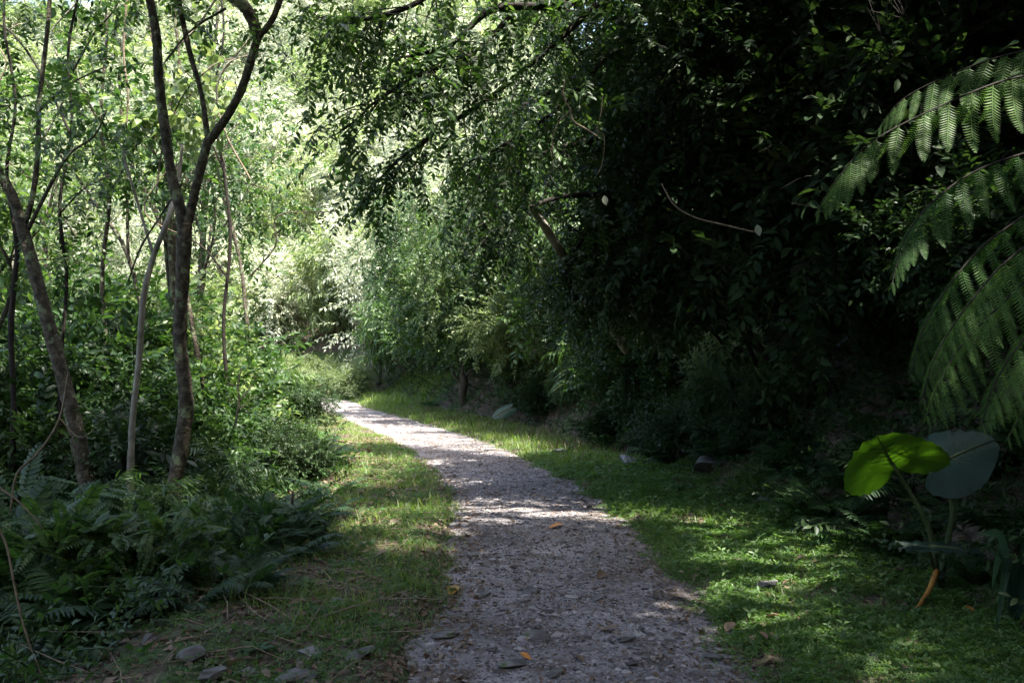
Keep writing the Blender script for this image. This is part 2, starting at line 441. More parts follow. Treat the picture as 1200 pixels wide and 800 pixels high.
def shrub_proto(name, seed, h, w, S, lm, sm, stems=7, per=2.2, s=1.0, droop=.1, lean=.5):
    rng = np.random.default_rng(seed)
    root = empty(name)
    st, fo = MB(), MB()
    pos, dr = [], []
    for k in range(stems):
        az = k * 2.399 + rng.uniform(-.4, .4)
        tl = lean * rng.uniform(.15, 1) * w / h
        d = np.array([math.cos(az) * tl, math.sin(az) * tl, 1])
        tubes, anc = grow(rng, (math.cos(az) * .12 * w, math.sin(az) * .12 * w, -.15), d, h * rng.uniform(.55, .85), .014 * h ** .5 + .006, 2, (6, 4), (.8, .8), (.52, .6), (.25, .1, -.1), .16)
        for p, r, sd in tubes: st.add(*tube(p, r, max(3, sd - 2), False))
        for a, dd, p in anc:
            for _ in range(int(per) + (rng.random() < per % 1)):
                pos.append(p + rng.normal(0, .03, 3)); dr.append(dd * .5 + rng.normal(0, .55, 3) + np.array([0, 0, -droop]))
    foliage(rng, fo, S, pos, dr, rng.uniform(.75, 1.25, len(pos)) * s)
    st.build('stems', sm, root); fo.build('foliage', lm, root)
    return root

def fern_proto(name, seed, k, L, lm, pin=PINNA, npin=24, plen=.26, elev=1.05, curl=1.6, full=True):
    rng = np.random.default_rng(seed)
    root = empty(name)
    for i in range(k):
        az = i * 2.399 + rng.uniform(-.3, .3)
        ll = L * rng.uniform(.65, 1.1)
        e0 = elev * rng.uniform(.75, 1.2); c = curl * rng.uniform(.7, 1.15)
        m = 14; t = np.linspace(0, 1, m)
        el = e0 - c * t ** 1.2
        r = np.concatenate([[0], np.cumsum(np.cos(el[:-1]) * ll / (m - 1))]); z = np.concatenate([[0], np.cumsum(np.sin(el[:-1]) * ll / (m - 1))])
        tw = rng.uniform(-.3, .3) * t ** 2
        pts = np.stack([np.cos(az + tw) * r, np.sin(az + tw) * r, z], -1)
        fb = frond(rng, pts, plen * ll, npin, pin)
        fb.build('frond', [lm, M['stem']], root)
    return root

def frond(rng, pts, plen, npin, pin, start=.16, sidevec=None, droop=.15, r0=.006, prof=None, other=None):
    mb = MB()
    n = len(pts)
    mb.add(*tube(pts, np.linspace(r0, r0 * .25, n), 4, False), mat=1)
    u = np.linspace(start, .985, npin)
    idx = u * (n - 1); j = np.minimum(idx.astype(int), n - 2); f = (idx - j)[:, None]
    p = pts[j] * (1 - f) + pts[j + 1] * f
    tg = nrm(pts[np.minimum(j + 1, n - 1)] - pts[j])
    sv = nrm(np.cross(tg, (0, 0, 1))) if sidevec is None else nrm(np.broadcast_to(sidevec, tg.shape))
    nn = np.cross(sv, tg)
    pf = np.clip(np.minimum(.45 + (u - start) * 3.2, 1), 0, 1) * (1 - ((u - start) / (1 - start)) ** 2.2 * .93) if prof is None else prof(u)
    for sd in (-1, 1):
        d = (sv * sd if sd > 0 or other is None else np.broadcast_to(np.array(other, float), tg.shape)) + tg * (.35 + .5 * u[:, None]) + np.array([0, 0, -droop]) + rng.normal(0, .05, p.shape)
        mb.add(*scatter(pin, p, d, nn + rng.normal(0, .08, p.shape), plen * pf * rng.uniform(.86, 1.1, npin) * (1 if sd > 0 or other is None else .6)), mat=0)
    return mb

def tree_parts(root, rng, base, top, r0, crown_c, crown_r, S, lm, bm, nl=6, nspr=350, s=1.0, filt=False, hang=.15, shell=.55, lean=None, blobs=7):
    """trunk with limbs and a clumped crown, in coordinates of ROOT"""
    tr, cr = MB(), MB()
    base = np.array(base, float); top = np.array(top, float); cc = np.array(crown_c, float)
    mid = (base + top) / 2 + rng.normal(0, .12, 3) * np.linalg.norm(top - base) * .25
    tp = crom([base, mid, top], 6)
    tr.add(*tube(tp, np.linspace(r0, r0 * .55, len(tp)), 8, True, .08, rng))
    bl = []
    for k in range(blobs):
        v = nrm(rng.normal(0, 1, 3)) * np.array(crown_r) * rng.uniform(.35, .85)
        c = cc + v; bl.append((c, rng.uniform(.34, .58)))
        a = tp[rng.integers(len(tp) // 2, len(tp))]
        md = (a + c) / 2 + rng.normal(0, .25, 3) + np.array([0, 0, .2])
        lp = crom([a, md, c], 4)
        tr.add(*tube(lp, np.linspace(r0 * .42, r0 * .10, len(lp)), 5, False))
        for _ in range(4):
            e = c + nrm(rng.normal(0, 1, 3)) * np.array(crown_r) * .4
            lq = crom([lp[-3], (lp[-1] + e) / 2 + rng.normal(0, .1, 3), e], 3)
            tr.add(*tube(lq, np.linspace(r0 * .12, r0 * .03, len(lq)), 3, False))
    pos, dr = [], []
    for k in range(nspr):
        c, rr = bl[k % blobs]
        v = nrm(rng.normal(0, 1, 3))
        q = rng.uniform(shell, 1) if rng.random() < .75 else rng.uniform(.1, 1)
        p = c + v * np.array(crown_r) * rr * q * 1.15
        pos.append(p); dr.append(v * .8 + rng.normal(0, .5, 3) + np.array([0, 0, -hang]))
    pos = np.array(pos); dr = np.array(dr)
    if filt:
        k = open_to_sun(pos + np.array(root.location), .5 if filt is True else filt); pos, dr = pos[k], dr[k]
    foliage(rng, cr, S, pos, dr, rng.uniform(.75, 1.25, len(pos)) * s)
    tr.build('trunk', bm, root); cr.build('crown', lm, root)
    return root

# ================================================================== SETTING
def axis(a, b, fine0, fine1, sf, sc_):
    x = [fine0]
    while x[-1] < fine1: x.append(x[-1] + sf)
    st = sf
    while x[-1] < b: st = min(st * 1.15, sc_); x.append(x[-1] + st)
    st = sf; lo = [fine0]
    while lo[-1] > a: st = min(st * 1.15, sc_); lo.append(lo[-1] - st)
    return np.array(sorted(set(lo[1:] + x)))
gx = axis(-260, 260, -5, 5, .11, 12); gy = axis(-60, 320, 1.5, 20, .12, 12)
XX, YY = np.meshgrid(gx, gy)
ZZ = height(XX, YY)
i = np.arange(len(gy) - 1)[:, None] * len(gx) + np.arange(len(gx) - 1)[None]
mb = MB(); mb.add(np.stack([XX, YY, ZZ], -1), [np.stack([i, i + 1, i + 1 + len(gx), i + len(gx)], -1).reshape(-1, 4)])
tag(mb.build('ground', soil_material()), kind='structure')

# path ribbon
along = np.arange(0, SLEN[-1] - 20, .07)
pc = np.stack([np.interp(along, SLEN, PATH[:, 0]), np.interp(along, SLEN, PATH[:, 1])], -1)
tg = np.gradient(pc, axis=0); tg /= np.linalg.norm(tg, axis=1, keepdims=True)
nr = np.stack([tg[:, 1], -tg[:, 0]], -1)
ac = np.linspace(-1.02, 1.02, 33)
xy = pc[:, None, :] + nr[:, None, :] * ac[None, :, None]
zz = .012 * wob(xy[..., 0], xy[..., 1], 2.4) + .008 * wob(xy[..., 0], xy[..., 1], 7, 2) - .01 - .028 * np.clip((np.abs(ac) - .55) / .5, 0, 1)[None] ** 1.5
i = np.arange(len(along) - 1)[:, None] * len(ac) + np.arange(len(ac) - 1)[None]
mb = MB(); mb.add(np.concatenate([xy, zz[..., None]], -1), [np.stack([i, i + 1, i + 1 + len(ac), i + len(ac)], -1).reshape(-1, 4)])
tag(mb.build('path', path_material()), kind='structure')
def path_z(x, y): return .012 * wob(x, y, 2.4) + .008 * wob(x, y, 7, 2) - .01

# ------------------------------------------------------------------ stones
def stone_T(rng, sub=2, flat=.45, rough=.22):
    import bmesh
    bm = bmesh.new(); bmesh.ops.create_icosphere(bm, subdivisions=sub, radius=.5)
    V = np.array([v.co[:] for v in bm.verts]); Fc = np.array([[v.index for v in f.verts] for f in bm.faces]); bm.free()
    ph = rng.uniform(0, 6, 6)
    k = 1 + rough * (np.sin(3.1 * V[:, 0] * 2 + ph[0]) * np.sin(4 * V[:, 1] * 2 + ph[1]) + .6 * np.sin(7 * V[:, 2] * 2 + ph[2] + V[:, 0] * 9))
    V = V * k[:, None]
    for _ in range(7):                                    # chip flat facets off it
        n = nrm(rng.normal(0, 1, 3)); d = V @ n; c = rng.uniform(.24, .40)
        V = V - np.clip(d - c, 0, 9)[:, None] * n
    V[:, 2] *= flat; V[:, 0] *= rng.uniform(.8, 1.3)
    return T(V, Fc)
_rs = np.random.default_rng(21)
PEB = [stone_T(_rs, 1, .36, .3) for _ in range(6)]
def rand_frames(rng, n, tilt=.25):
    a = rng.uniform(0, 6.283, n)
    d = np.stack([np.cos(a), np.sin(a), rng.normal(0, tilt, n)], -1)
    up = np.stack([rng.normal(0, tilt, n), rng.normal(0, tilt, n), np.ones(n)], -1)
    return d, up
rg = np.random.default_rng(31)
def path_points(n, y0, y1, wmax=.95, pw=2.0):
    u = rg.random(n); Y = y0 * (y1 / y0) ** (u ** .9)                # denser near the camera
    s = np.interp(Y, PATH[:100, 1], SLEN[:100])
    dd = rg.uniform(-wmax, wmax, n)
    c = np.stack([np.interp(s, SLEN, PATH[:, 0]), np.interp(s, SLEN, PATH[:, 1])], -1)
    j = np.clip(np.searchsorted(SLEN, s) - 1, 0, len(SEG_A) - 1); ab = nrm(SEG_B - SEG_A)[j]
    return c + np.stack([ab[:, 1], -ab[:, 0]], -1) * dd[:, None], dd
mb = MB()
xy_, dd = path_points(36000, 3.2, 24)
sz = np.clip(rg.lognormal(-4.05, .5, len(xy_)), .008, .070)
d, up = rand_frames(rg, len(xy_), .3)
pos = np.stack([xy_[:, 0], xy_[:, 1], path_z(xy_[:, 0], xy_[:, 1]) - .03 * np.clip((np.abs(dd) - .55) / .5, 0, 1) + sz * .02], -1)
foliage_pick = rg.integers(0, len(PEB), len(xy_))
for k, tp in enumerate(PEB):
    m_ = foliage_pick == k; mb.add(*scatter(tp, pos[m_], d[m_], up[m_], sz[m_]), smooth=False)
xy_, dd = path_points(420, 3.3, 16, .85)
sz = rg.uniform(.05, .125, len(xy_)) * (1 - .4 * rg.random(len(xy_)))
d, up = rand_frames(rg, len(xy_), .12)
PEB2 = [stone_T(_rs, 3, .30, .28) for _ in range(5)]; pk = rg.integers(0, 5, len(xy_))
pos = np.stack([xy_[:, 0], xy_[:, 1], path_z(xy_[:, 0], xy_[:, 1]) - .03 * np.clip((np.abs(dd) - .55) / .5, 0, 1) - sz * .03], -1)
for k, tp in enumerate(PEB2):
    m_ = pk == k; mb.add(*scatter(tp, pos[m_], d[m_], up[m_], sz[m_]), smooth=False)
tag(mb.build('gravel', M['gravel']), 'grey stone chips scattered over the trodden path', 'gravel', kind='stuff')

# ------------------------------------------------------------------ verge grass, ground cover, litter
def region(n, y0, y1, d0, d1, pw=.8):
    Y = y0 * (y1 / y0) ** (rg.random(n) ** pw); s = np.interp(Y, PATH[:100, 1], SLEN[:100])
    dd = rg.uniform(d0, d1, n)
    c = np.stack([np.interp(s, SLEN, PATH[:, 0]), np.interp(s, SLEN, PATH[:, 1])], -1)
    j = np.clip(np.searchsorted(SLEN, s) - 1, 0, len(SEG_A) - 1); ab = nrm(SEG_B - SEG_A)[j]
    p = c + np.stack([ab[:, 1], -ab[:, 0]], -1) * dd[:, None]
    return np.stack([p[:, 0], p[:, 1], height(p[:, 0], p[:, 1])], -1), dd
def blades(n, y0, y1, d0, d1, h, thr, edge, wk=1.0):
    p, dd = region(n, y0, y1, d0, d1)
    e = np.clip(np.minimum(dd - d0, d1 - dd) / edge, 0, 1)
    k = (wob(p[:, 0], p[:, 1], 1.5, 4) * .5 + wob(p[:, 0], p[:, 1], 4, 1) * .5 + rg.normal(0, .35, n) - .55 * np.clip((5.6 - p[:, 1]) / 1.2, 0, 1) > thr) & (rg.random(n) < e)
    p = p[k]; m_ = len(p)
    a = rg.uniform(0, 6.283, m_); lean = rg.uniform(.1, .9, m_)
    d = np.stack([np.cos(a) * lean, np.sin(a) * lean, np.ones(m_)], -1)
    up = np.stack([np.cos(a), np.sin(a), -.3 + 0 * a], -1) * -1
    s = h * rg.uniform(.5, 1.4, m_) * (1 + .35 * wob(p[:, 0], p[:, 1], 2))
    far = 1 + p[:, 1] / 14
    return scatter(BLADE, p, d, up, np.stack([s * far * wk * .55 + .03 * far, s, s], -1))
mb = MB()
mb.add(*blades(100000, 3.6, 30, -2.25, -.60, .075, .08, .85))
mb.add(*blades(9000, 4.6, 14, -2.4, -.7, .14, .25, .3))
tag(mb.build('verge_grass', M['grass']), 'short green and straw grass along the left edge of the path', 'grass', kind='stuff')
mb = MB()
mb.add(*blades(22000, 12, 34, .62, 2.4, .14, -.45, .3))
mb.add(*blades(16000, 3.4, 13, .70, 2.7, .08, -.2, .3))
mb.add(*blades(12000, 26, 38, .95, 3.6, .30, -.3, .4, .8))
tag(mb.build('bank_grass', M['grass']), 'grass strip between the path and the right-hand bank', 'grass', kind='stuff')
TRI = merge([scatter(L_LOW, np.array([[0, 0, .0]]), np.array([[math.cos(a), math.sin(a), .35]]), np.array([[0, 0, 1.0]]), np.array([1.0])) for a in (.4, 2.5, 4.6)])
def cover(n, y0, y1, d0, d1, s0, thr, edge, hh=.05):
    p, dd = region(n, y0, y1, d0, d1)
    e = np.clip(np.minimum(dd - d0, d1 - dd) / edge, 0, 1)
    k = (dd < 2.9 - .085 * np.clip(p[:, 1] - 6, 0, 8) + .15 * wob(p[:, 0], p[:, 1], 2, 3)) & (wob(p[:, 0], p[:, 1], 1.2, 9) * .6 + wob(p[:, 0], p[:, 1], 3.5, 3) * .5 + rg.normal(0, .3, n) > thr) & (rg.random(n) < e)
    p = p[k]; m_ = len(p)
    p[:, 2] += rg.uniform(.0, hh, m_) * (1 + .8 * wob(p[:, 0], p[:, 1], 2.5, 7))
    d, up = rand_frames(rg, m_, .45)
    return scatter(TRI, p, d, up, s0 * rg.uniform(.6, 1.4, m_) * (1 + p[:, 1] / 16))
mb = MB()
mb.add(*cover(230000, 3.4, 14, .60, 2.75, .0145, -.18, .45))
mb.add(*cover(9000, 3.4, 12, .75, 3.0, .030, .0, .4, .09))
tag(mb.build('ground_cover', M['cover']), 'low leafy green ground cover beside the right edge of the path', 'ground cover', kind='stuff')
mb = MB()
mb.add(*cover(40000, 3.6, 16, -2.8, -.70, .017, .10, .4))
tag(mb.build('verge_cover', M['cover']), 'patches of small green herbs among the left verge grass', 'ground cover', kind='stuff')
# undergrowth on the banks
mb = MB()
p, dd = region(9000, 3.5, 34, 2.1, 9)
k = rg.random(len(p)) < np.clip((dd - 2.1) / .8, .1, 1); p = p[k]
p[:, 2] += rg.uniform(0, .22, len(p))
foliage(rg, mb, S_SMALL, p, np.stack([rg.normal(-.3, .6, len(p)), rg.normal(0, .6, len(p)), rg.uniform(-.2, .8, len(p))], -1), rg.uniform(.7, 1.6, len(p)))
tag(mb.build('bank_undergrowth', M['leaf_dark']), 'low dark seedlings covering the foot of the right-hand slope', 'undergrowth', kind='stuff')
mb = MB()
p, dd = region(9000, 3.5, 30, -11, -2.1)
k = rg.random(len(p)) < np.clip((-dd - 2.1) / .8, .08, 1); p = p[k]
p[:, 2] += rg.uniform(0, .25, len(p))
foliage(rg, mb, S_SMALL, p, np.stack([rg.normal(.2, .6, len(p)), rg.normal(0, .6, len(p)), rg.uniform(-.1, .8, len(p))], -1), rg.uniform(.7, 1.6, len(p)))
tag(mb.build('hollow_undergrowth', M['leaf_mid']), 'low green seedlings under the bushes left of the path', 'undergrowth', kind='stuff')
# leaf litter
CURL = leaf_T(.26, 3, .55, .35)
mb = MB()
for n, y0, y1, d0, d1, s0 in ((5000, 3.4, 18, -1.0, 1.0, .022), (3000, 3.5, 14, -1.2, -.6, .03), (9000, 3.5, 18, -3.3, -.75, .040), (3200, 4, 18, 1.3, 3.4, .05), (3500, 8, 17, -2.6, -1.3, .055), (2500, 3.4, 14, .55, 1.1, .028), (1500, 3.4, 13, .7, 3.4, .05), (700, 14, 32, -2.6, -.8, .07)):
    p, dd = region(n, y0, y1, d0, d1)
    p[:, 2] = np.where(np.abs(dd) < .85, path_z(p[:, 0], p[:, 1]) - .02 * np.clip((np.abs(dd) - .55) / .3, 0, 1) + .012, p[:, 2] + .015)
    d, up = rand_frames(rg, n, .35)
    mb.add(*scatter(CURL, p, d, up, s0 * rg.lognormal(0, .4, n)))
p, dd = region(5200, 12, 30, 1.3, 2.9)
p = p[wob(p[:, 0], p[:, 1], 1.1, 6) + rg.normal(0, .3, len(p)) > .25]; a = rg.uniform(0, 6.283, len(p)); ln = rg.uniform(.3, 1.3, len(p))
mb.add(*scatter(BLADE, p, np.stack([np.cos(a) * ln, np.sin(a) * ln, 1 + 0 * a], -1), np.stack([-np.cos(a), -np.sin(a), .3 + 0 * a], -1), np.stack([.35 + 0 * a, .24 * rg.uniform(.5, 1.3, len(p)), .24 + 0 * a], -1)))
tag(mb.build('leaf_litter', M['dry']), 'small dry brown leaves and straw littering the path and its verges', 'leaf litter', kind='stuff')
# fine dead twigs on the left foot of the verge
mb = MB()
p, dd = region(420, 3.6, 15, -3.2, -1.2)
for q in p:
    a = rg.uniform(0, 6.28); L = rg.uniform(.12, .6); dv = np.array([math.cos(a), math.sin(a), rg.uniform(-.05, .2)])
    m1 = q + dv * L * .5 + rg.normal(0, .02, 3)
    mb.add(*tube(np.array([q + (0, 0, .01), m1 + (0, 0, .02), q + dv * L + (0, 0, .015)]), [.005, .004, .002], 4, False))
tag(mb.build('twig_litter', M['twig']), 'thin dead twigs strewn along the foot of the left-hand bushes', 'twigs', kind='stuff')

# ------------------------------------------------------------------ single stones
def stone(px, py, w, label, mat='rock', flat=.5, seed=0, group=None, sink=.36, Y=None):
    g = G(px, py)
    rng = np.random.default_rng(500 + seed)
    d, _ = pdist(g[:1], g[1:2])
    z = float(path_z(g[0], g[1])) if abs(d[0]) < .8 else g[2]
    s = w / F_PX * g[1]
    mb = MB(); tp = stone_T(rng, 4, flat, .2); mb.add(tp.V * s, [tp.t])
    o = mb.build('stone', M[mat]); o.location = (g[0], g[1], z + s * flat * (.5 - sink)); o.rotation_euler = (rng.normal(0, .1), rng.normal(0, .1), rng.uniform(0, 6.28))
    return tag(o, label, 'stone', group)
for k, a in enumerate([
    (832, 552, 44, 'largest mossy grey rock at the foot of the dark right bank', 'rock', .5),
    (898, 592, 26, 'grey rock half buried left of the bright small fern', 'rock', .55),
    (737, 545, 26, 'pale brown rock at the bank foot just right of the path', 'rock_pale', .6),
    (655, 532, 14, 'small pale stone by the grass where the path narrows', 'rock_pale', .6),
    (365, 768, 36, 'pale flat stone on the left verge near the bottom', 'rock_pale', .35),
    (400, 706, 24, 'flat grey stone in the left verge grass beside the path', 'rock_pale', .4),
    (221, 772, 40, 'rounded grey stone among dead twigs at the bottom left', 'rock', .6),
    (176, 752, 26, 'small dark stone under the ferns at the bottom left', 'rock', .6),
    (100, 786, 36, 'dark stone in the bottom left corner under shrubs', 'rock', .7),
    (250, 795, 40, 'half-buried stone at the bottom edge left of the verge', 'rock', .5),
    (290, 790, 20, 'small tan stone lying between two grey stones at the bottom left', 'rock_pale', .5),
    (420, 770, 40, 'low grey slab bedded between the left verge and the path', 'rock', .3),
    (350, 796, 48, 'wide grey slab at the bottom edge below the pale flat stone', 'rock', .3),
    (598, 778, 40, 'broad flat grey stone set in the path at the bottom', 'rock', .28),
    (650, 790, 26, 'flat bluish stone in the path by the bottom edge', 'rock', .3),
    (630, 745, 34, 'flat lilac grey stone bedded in the middle of the path', 'rock', .3),
    (622, 694, 22, 'dark angular stone on the path below the yellow leaf', 'rock', .5),
    (567, 697, 18, 'small dark stone on the path next to the yellow leaf', 'rock', .45),
    (653, 685, 12, 'small pale chip standing out near the middle of the path', 'rock_pale', .5),
    (735, 750, 24, 'flat grey stone embedded toward the right side of the path', 'rock', .3),
    (835, 768, 24, 'grey stone on the right edge of the path near the bottom', 'rock', .35),
    (897, 688, 30, 'grey stone sunk in the green ground cover', 'rock', .35),
    (1020, 770, 34, 'flat grey stone in the ground cover below the taro', 'rock', .3),
    (520, 742, 28, 'flat stone at the left edge of the path near the bottom', 'rock', .3),
    (700, 700, 16, 'small grey stone right of the path centre', 'rock', .4),
    (555, 650, 16, 'grey stone on the left path edge below the sunlit patch', 'rock', .4),
    (340, 655, 14, 'little pale stone beside the left-hand bushes', 'rock_pale', .5),
]):
    stone(a[0], a[1], a[2] * (1.05 if k < 4 else 1), a[3], a[4], a[5], k, None, .22 if k < 4 else .30)

# ------------------------------------------------------------------ single fallen leaves
def fallen(px, py, w, label, mat, seed, group=None):
    g = G(px, py); rng = np.random.default_rng(800 + seed)
    d, _ = pdist(g[:1], g[1:2]); z = float(path_z(g[0], g[1])) + .02 if abs(d[0]) < .8 else g[2] + .05
    s = w / F_PX * g[1]
    tp = leaf_T(.30, 5, .35, .12); mb = MB(); mb.add((tp.V - (0, .5, 0)) * s, [tp.t, tp.q])
    o = mb.build('fallen_leaf', M[mat]); o.location = (g[0], g[1], z); o.rotation_euler = (rng.normal(-.2, .1), rng.normal(0, .25), rng.uniform(0, 6.28))
    tag(o, label, 'leaf', group)
for k, a in enumerate([
    (531, 699, 26, 'bright yellow fallen leaf on the left edge of the path', 'yellow'),
    (650, 618, 22, 'orange fallen leaf in the middle of the path', 'yellow'),
    (725, 617, 12, 'small yellow leaf at the right path edge', 'yellow'),
    (855, 743, 22, 'tan dead leaf at the right path edge near the bottom', 'dry'),
    (795, 700, 22, 'brown dead leaf on the right path edge beside the ground cover', 'dry'),
    (712, 738, 24, 'brown curled leaf on the path towards the bottom right', 'dry'),
    (680, 772, 18, 'pale tan leaf on the path close to the bottom edge', 'dry'),
    (705, 675, 20, 'brown dead leaf on the path right of centre', 'dry'),
    (616, 771, 16, 'thin yellow leaf on the flat stones at the bottom of the path', 'yellow'),
    (905, 730, 18, 'brown dead leaf on the dark green ground cover', 'dry'),
    (895, 755, 16, 'straw coloured leaf on the ground cover near the path', 'dry'),
    (860, 665, 18, 'brown dead leaf at the border of the sunlit ground cover', 'dry'),
    (1137, 724, 16, 'yellow leaf on the ground under the taro plant', 'yellow'),
    (447, 655, 18, 'brown dead leaf lying in the left verge grass', 'dry'),
]): fallen(*a[:5], k)

# ================================================================== SUN GAPS (where light reaches the ground through the canopy)
for px, py, r in ((575, 590, .40), (615, 592, .40), (655, 590, .40), (700, 594, .40), (745, 598, .35), (780, 606, .34),
                  (560, 562, .22), (640, 606, .12), (850, 632, .38), (910, 622, .38), (830, 655, .35), (960, 640, .32), (890, 650, .28), (960, 595, .35), (985, 570, .3),
                  (470, 585, .6), (500, 560, .6), (450, 610, .5), (480, 620, .4), (490, 650, .3), (500, 630, .30), (430, 560, .4), (420, 520, .6), (440, 540, .5), (520, 540, .3),
                  (440, 490, .9), (400, 480, 1.2), (490, 500, .7), (540, 505, .8), (580, 520, .7), (480, 485, 1.0), (620, 530, .5), (400, 470, 1.5)):
    BEAMS.append((G(px, py), r))
BEAMS.append((G(950, 612) + np.array([0, 0, .25]), .5)); BEAMS.append((G(985, 640) + np.array([0, 0, .2]), .35))
for px, py, Y, r in ((970, 232, 4.85, .25), (1000, 205, 4.9, .3), (1040, 190, 4.95, .3), (1075, 175, 5, .3), (1110, 165, 5, .3), (1150, 150, 5, .3), (1080, 250, 4.7, .15), (520, 100, 8.6, .5), (470, 70, 8.3, .5), (560, 180, 8.8, .4), (450, 190, 8.5, .4), (600, 120, 9, .25),
                     (560, 440, 19, 1.5), (640, 340, 15, .9), (580, 300, 19, 1.4), (1045, 180, 5.0, .22), (985, 225, 4.9, .15), (1090, 150, 5.05, .18), (1130, 170, 5.1, .15), (1080, 300, 5.0, .12),
                     (560, 380, 17, 1.6), (520, 420, 18, 1.3), (620, 410, 15, 1.0), (500, 300, 20, 1.8), (640, 255, 10.6, .2), (208, 575, 7.9, .1), (216, 500, 7.9, .1), (1120, 225, 4.75, .15), (1085, 260, 4.7, .15), (1100, 390, 4.25, .1), (280, 270, 13, 1.2), (330, 300, 14, 1.4), (350, 380, 14, 1.2),
                     (330, 470, 11, .6), (250, 300, 12, .9), (150, 280, 11, .6), (205, 100, 9, .4), (80, 100, 10, .7), (330, 200, 15, 1.5)):
    BEAMS.append((P(px, py, Y), r))

# ================================================================== PLANT KINDS (built once, then copied)
PROTO = {}
def proto(key, o): PROTO[key] = o; o['__p'] = 1; return o
proto('sd1', shrub_proto('shrub', 101, 1.6, 1.6, S_BROAD, M['leaf_dark'], M['stem_mid'], 7, 2.2, .9))
proto('sd2', shrub_proto('shrub', 102, 1.4, 1.8, S_LANCE, M['leaf_dark'], M['stem_mid'], 8, 1.6, .9, .3))
proto('sm1', shrub_proto('shrub', 103, 1.7, 1.6, S_BROAD, M['leaf_mid'], M['stem_mid'], 7, 2.2, .8))
proto('sm2', shrub_proto('shrub', 104, 1.6, 1.7, S_SMALL, M['leaf_mid'], M['stem_mid'], 8, 3.2, 1.0))
proto('sm3', shrub_proto('shrub', 105, 1.6, 1.5, S_LANCE, M['leaf_mid'], M['stem'], 8, 1.8, .9, .3))
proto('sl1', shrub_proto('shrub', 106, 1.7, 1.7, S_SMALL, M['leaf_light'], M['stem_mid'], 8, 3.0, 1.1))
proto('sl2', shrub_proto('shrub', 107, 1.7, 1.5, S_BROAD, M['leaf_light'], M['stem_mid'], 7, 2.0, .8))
proto('sp1', shrub_proto('shrub', 108, 1.4, 1.6, S_PIN, M['leaf_mid'], M['stem'], 7, .8, .8, .1))
proto('sp2', shrub_proto('shrub', 109, 1.2, 1.6, S_PIN, M['fern_dark'], M['stem'], 7, .9, .8, .2))
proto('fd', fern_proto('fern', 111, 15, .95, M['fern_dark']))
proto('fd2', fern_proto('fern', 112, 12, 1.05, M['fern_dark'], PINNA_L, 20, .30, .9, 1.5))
proto('fm', fern_proto('fern', 113, 13, .85, M['fern_mid']))
proto('fm2', fern_proto('fern', 114, 11, .6, M['fern_mid'], PINNA, 20, .3, 1.0, 1.5))
USED = set()
def plant(key, loc, s=1.0, rz=None, label=None, cat=None, group=None):
    o = PROTO[key]
    if key in USED: o = copy_tree(o)
    USED.add(key)
    o.location = tuple(loc); o.rotation_euler = (0, 0, R.uniform(0, 6.28) if rz is None else rz)
    o.scale = (s * R.uniform(.92, 1.08), s * R.uniform(.92, 1.08), s)
    return tag(o, label, cat, group)
def on_ground(px, Y, sink=.05, clear=0.0, reach=0.0):
    x = (px - CX) / F_PX * Y
    if clear:                                             # keep this far from the path's middle, on whichever side it stands
        d = float(pdist(np.array([x]), np.array([Y]))[0][0]); sg = 1 if d > 0 else -1
        if px > 420 and Y < 32: sg = 1
        for _ in range(60):
            d = float(pdist(np.array([x]), np.array([Y]))[0][0])
            if sg * d > clear: break
            x += sg * .1
        while reach and sg < 0 and (x + reach) / Y * F_PX + CX > 384: x -= .1
    return np.array([x, Y, hz(x, Y) - sink])

